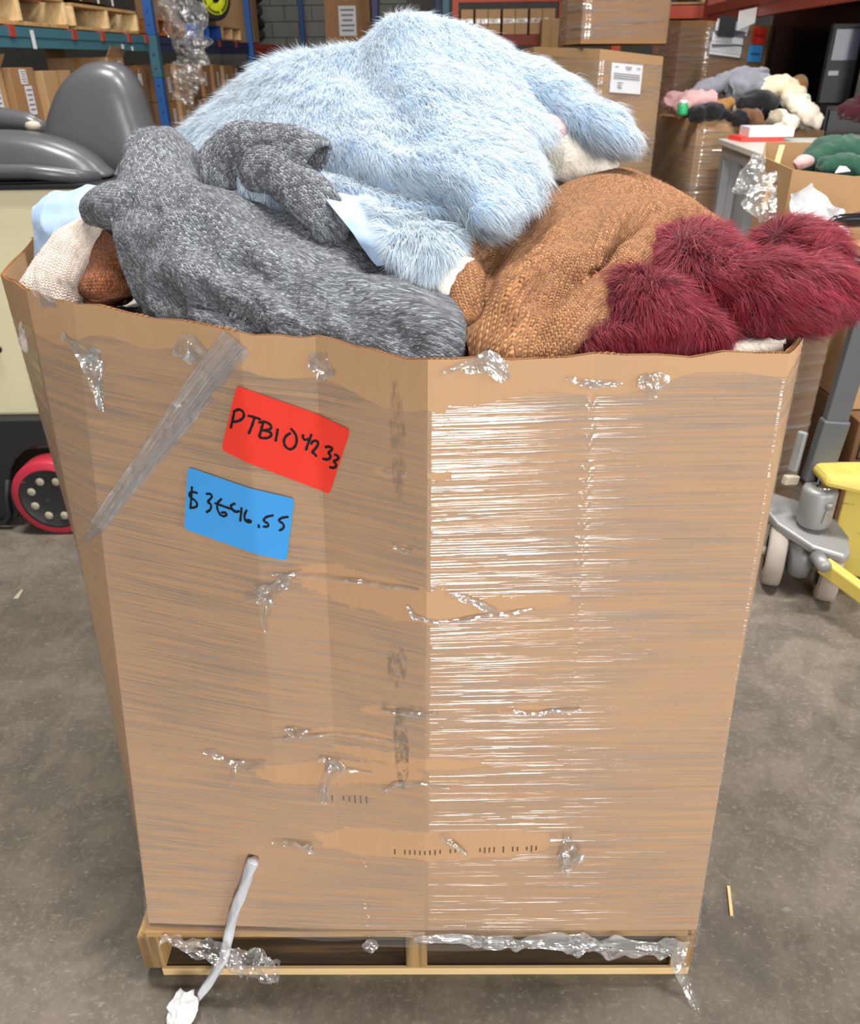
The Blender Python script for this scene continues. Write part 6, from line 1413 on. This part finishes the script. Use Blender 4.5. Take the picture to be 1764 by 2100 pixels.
MB().box((2.74, 5.375, 1.15), (2.755, 5.385, 1.20)).build('handle', M['chrome'], sb_)
MB().box((2.60, 5.40, 1.27), (3.15, 5.46, 1.68)).build('door_panel', M['white'], cab, bevel=0.004)
MB().box((2.65, 5.385, 1.32), (2.80, 5.40, 1.60)).build('inset_panel', M['melamine'], cab, bevel=0.004)
MB().box((2.60, 5.36, 1.27), (2.63, 5.40, 1.68)).build('frame', M['white'], cab); MB().box((2.90, 5.36, 1.27), (2.96, 5.40, 1.68)).build('frame', M['white'], cab)
M['screen'] = simple('dark_screen', srgb(96, 92, 120), 0.2); M['smoke'] = simple('smoked_glass', (0.03, 0.03, 0.032), 0.1)
scn = thing('flat_screen', 'dark flat screen in the right rack', 'screen', (2.51, 5.54, 1.27))
MB().box((2.42, 5.52, 1.27), (2.60, 5.56, 1.69)).build('bezel', M['black'], scn, bevel=0.003); MB().box((2.44, 5.515, 1.50), (2.59, 5.52, 1.66)).build('panel', M['screen'], scn)
MB().box((2.44, 5.514, 1.42), (2.50, 5.5195, 1.445)).build('badge', M['sticker'], scn)
for k, (x, y_, z, mt, nm, lb) in enumerate(((2.50, 5.0, 1.10, 'lab_red', 'small_box', 'small red and white box right of the far heap'), (2.75, 5.0, 1.10, 'sticker', 'small_box', 'grey flat box right of the far heap'))):
    t = thing(nm, lb, 'box', (x, y_, z - 0.06)); MB().box((x - 0.1, y_ - 0.06, z - 0.06), (x + 0.1, y_ + 0.06, z)).build('box_body', M[mt], t, bevel=0.003); MB().box((x - 0.102, y_ - 0.062, z + 0.001), (x + 0.102, y_ + 0.062, z + 0.03)).build('lid', M['melamine'], t, bevel=0.003)
heap_item('maroon_cloth', 'dark maroon cloth at the right edge beside the small boxes', 'garment', [([(2.271, 4.9, 1.239), (2.372, 4.9, 1.264), (2.473, 4.9, 1.287)], [0.05, 0.08, 0.08])], 'maroon', None, seed=16)
carton_box('shipping_box', 'brown box supporting the small boxes right of the far heap', (2.35, 4.8, 0.0), (3.0, 5.2, 1.03), 'card_b')
# --- bits on the floor
o = MB().bar((0.60, 1.02, 0.003), (0.615, 1.085, 0.004), 0.006, 0.005).build('wood_splinter', M['wood_pale']); prop(o, 'pale wood splinter on the floor right of the carton', 'splinter')
o = MB().bar((-1.359, 2.168, 0.003), (-1.359, 2.217, 0.004), 0.018, 0.004, w2=0.008).build('paper_scrap', M['dust']); prop(o, 'small pale scrap on the floor left of the carton', 'scrap')
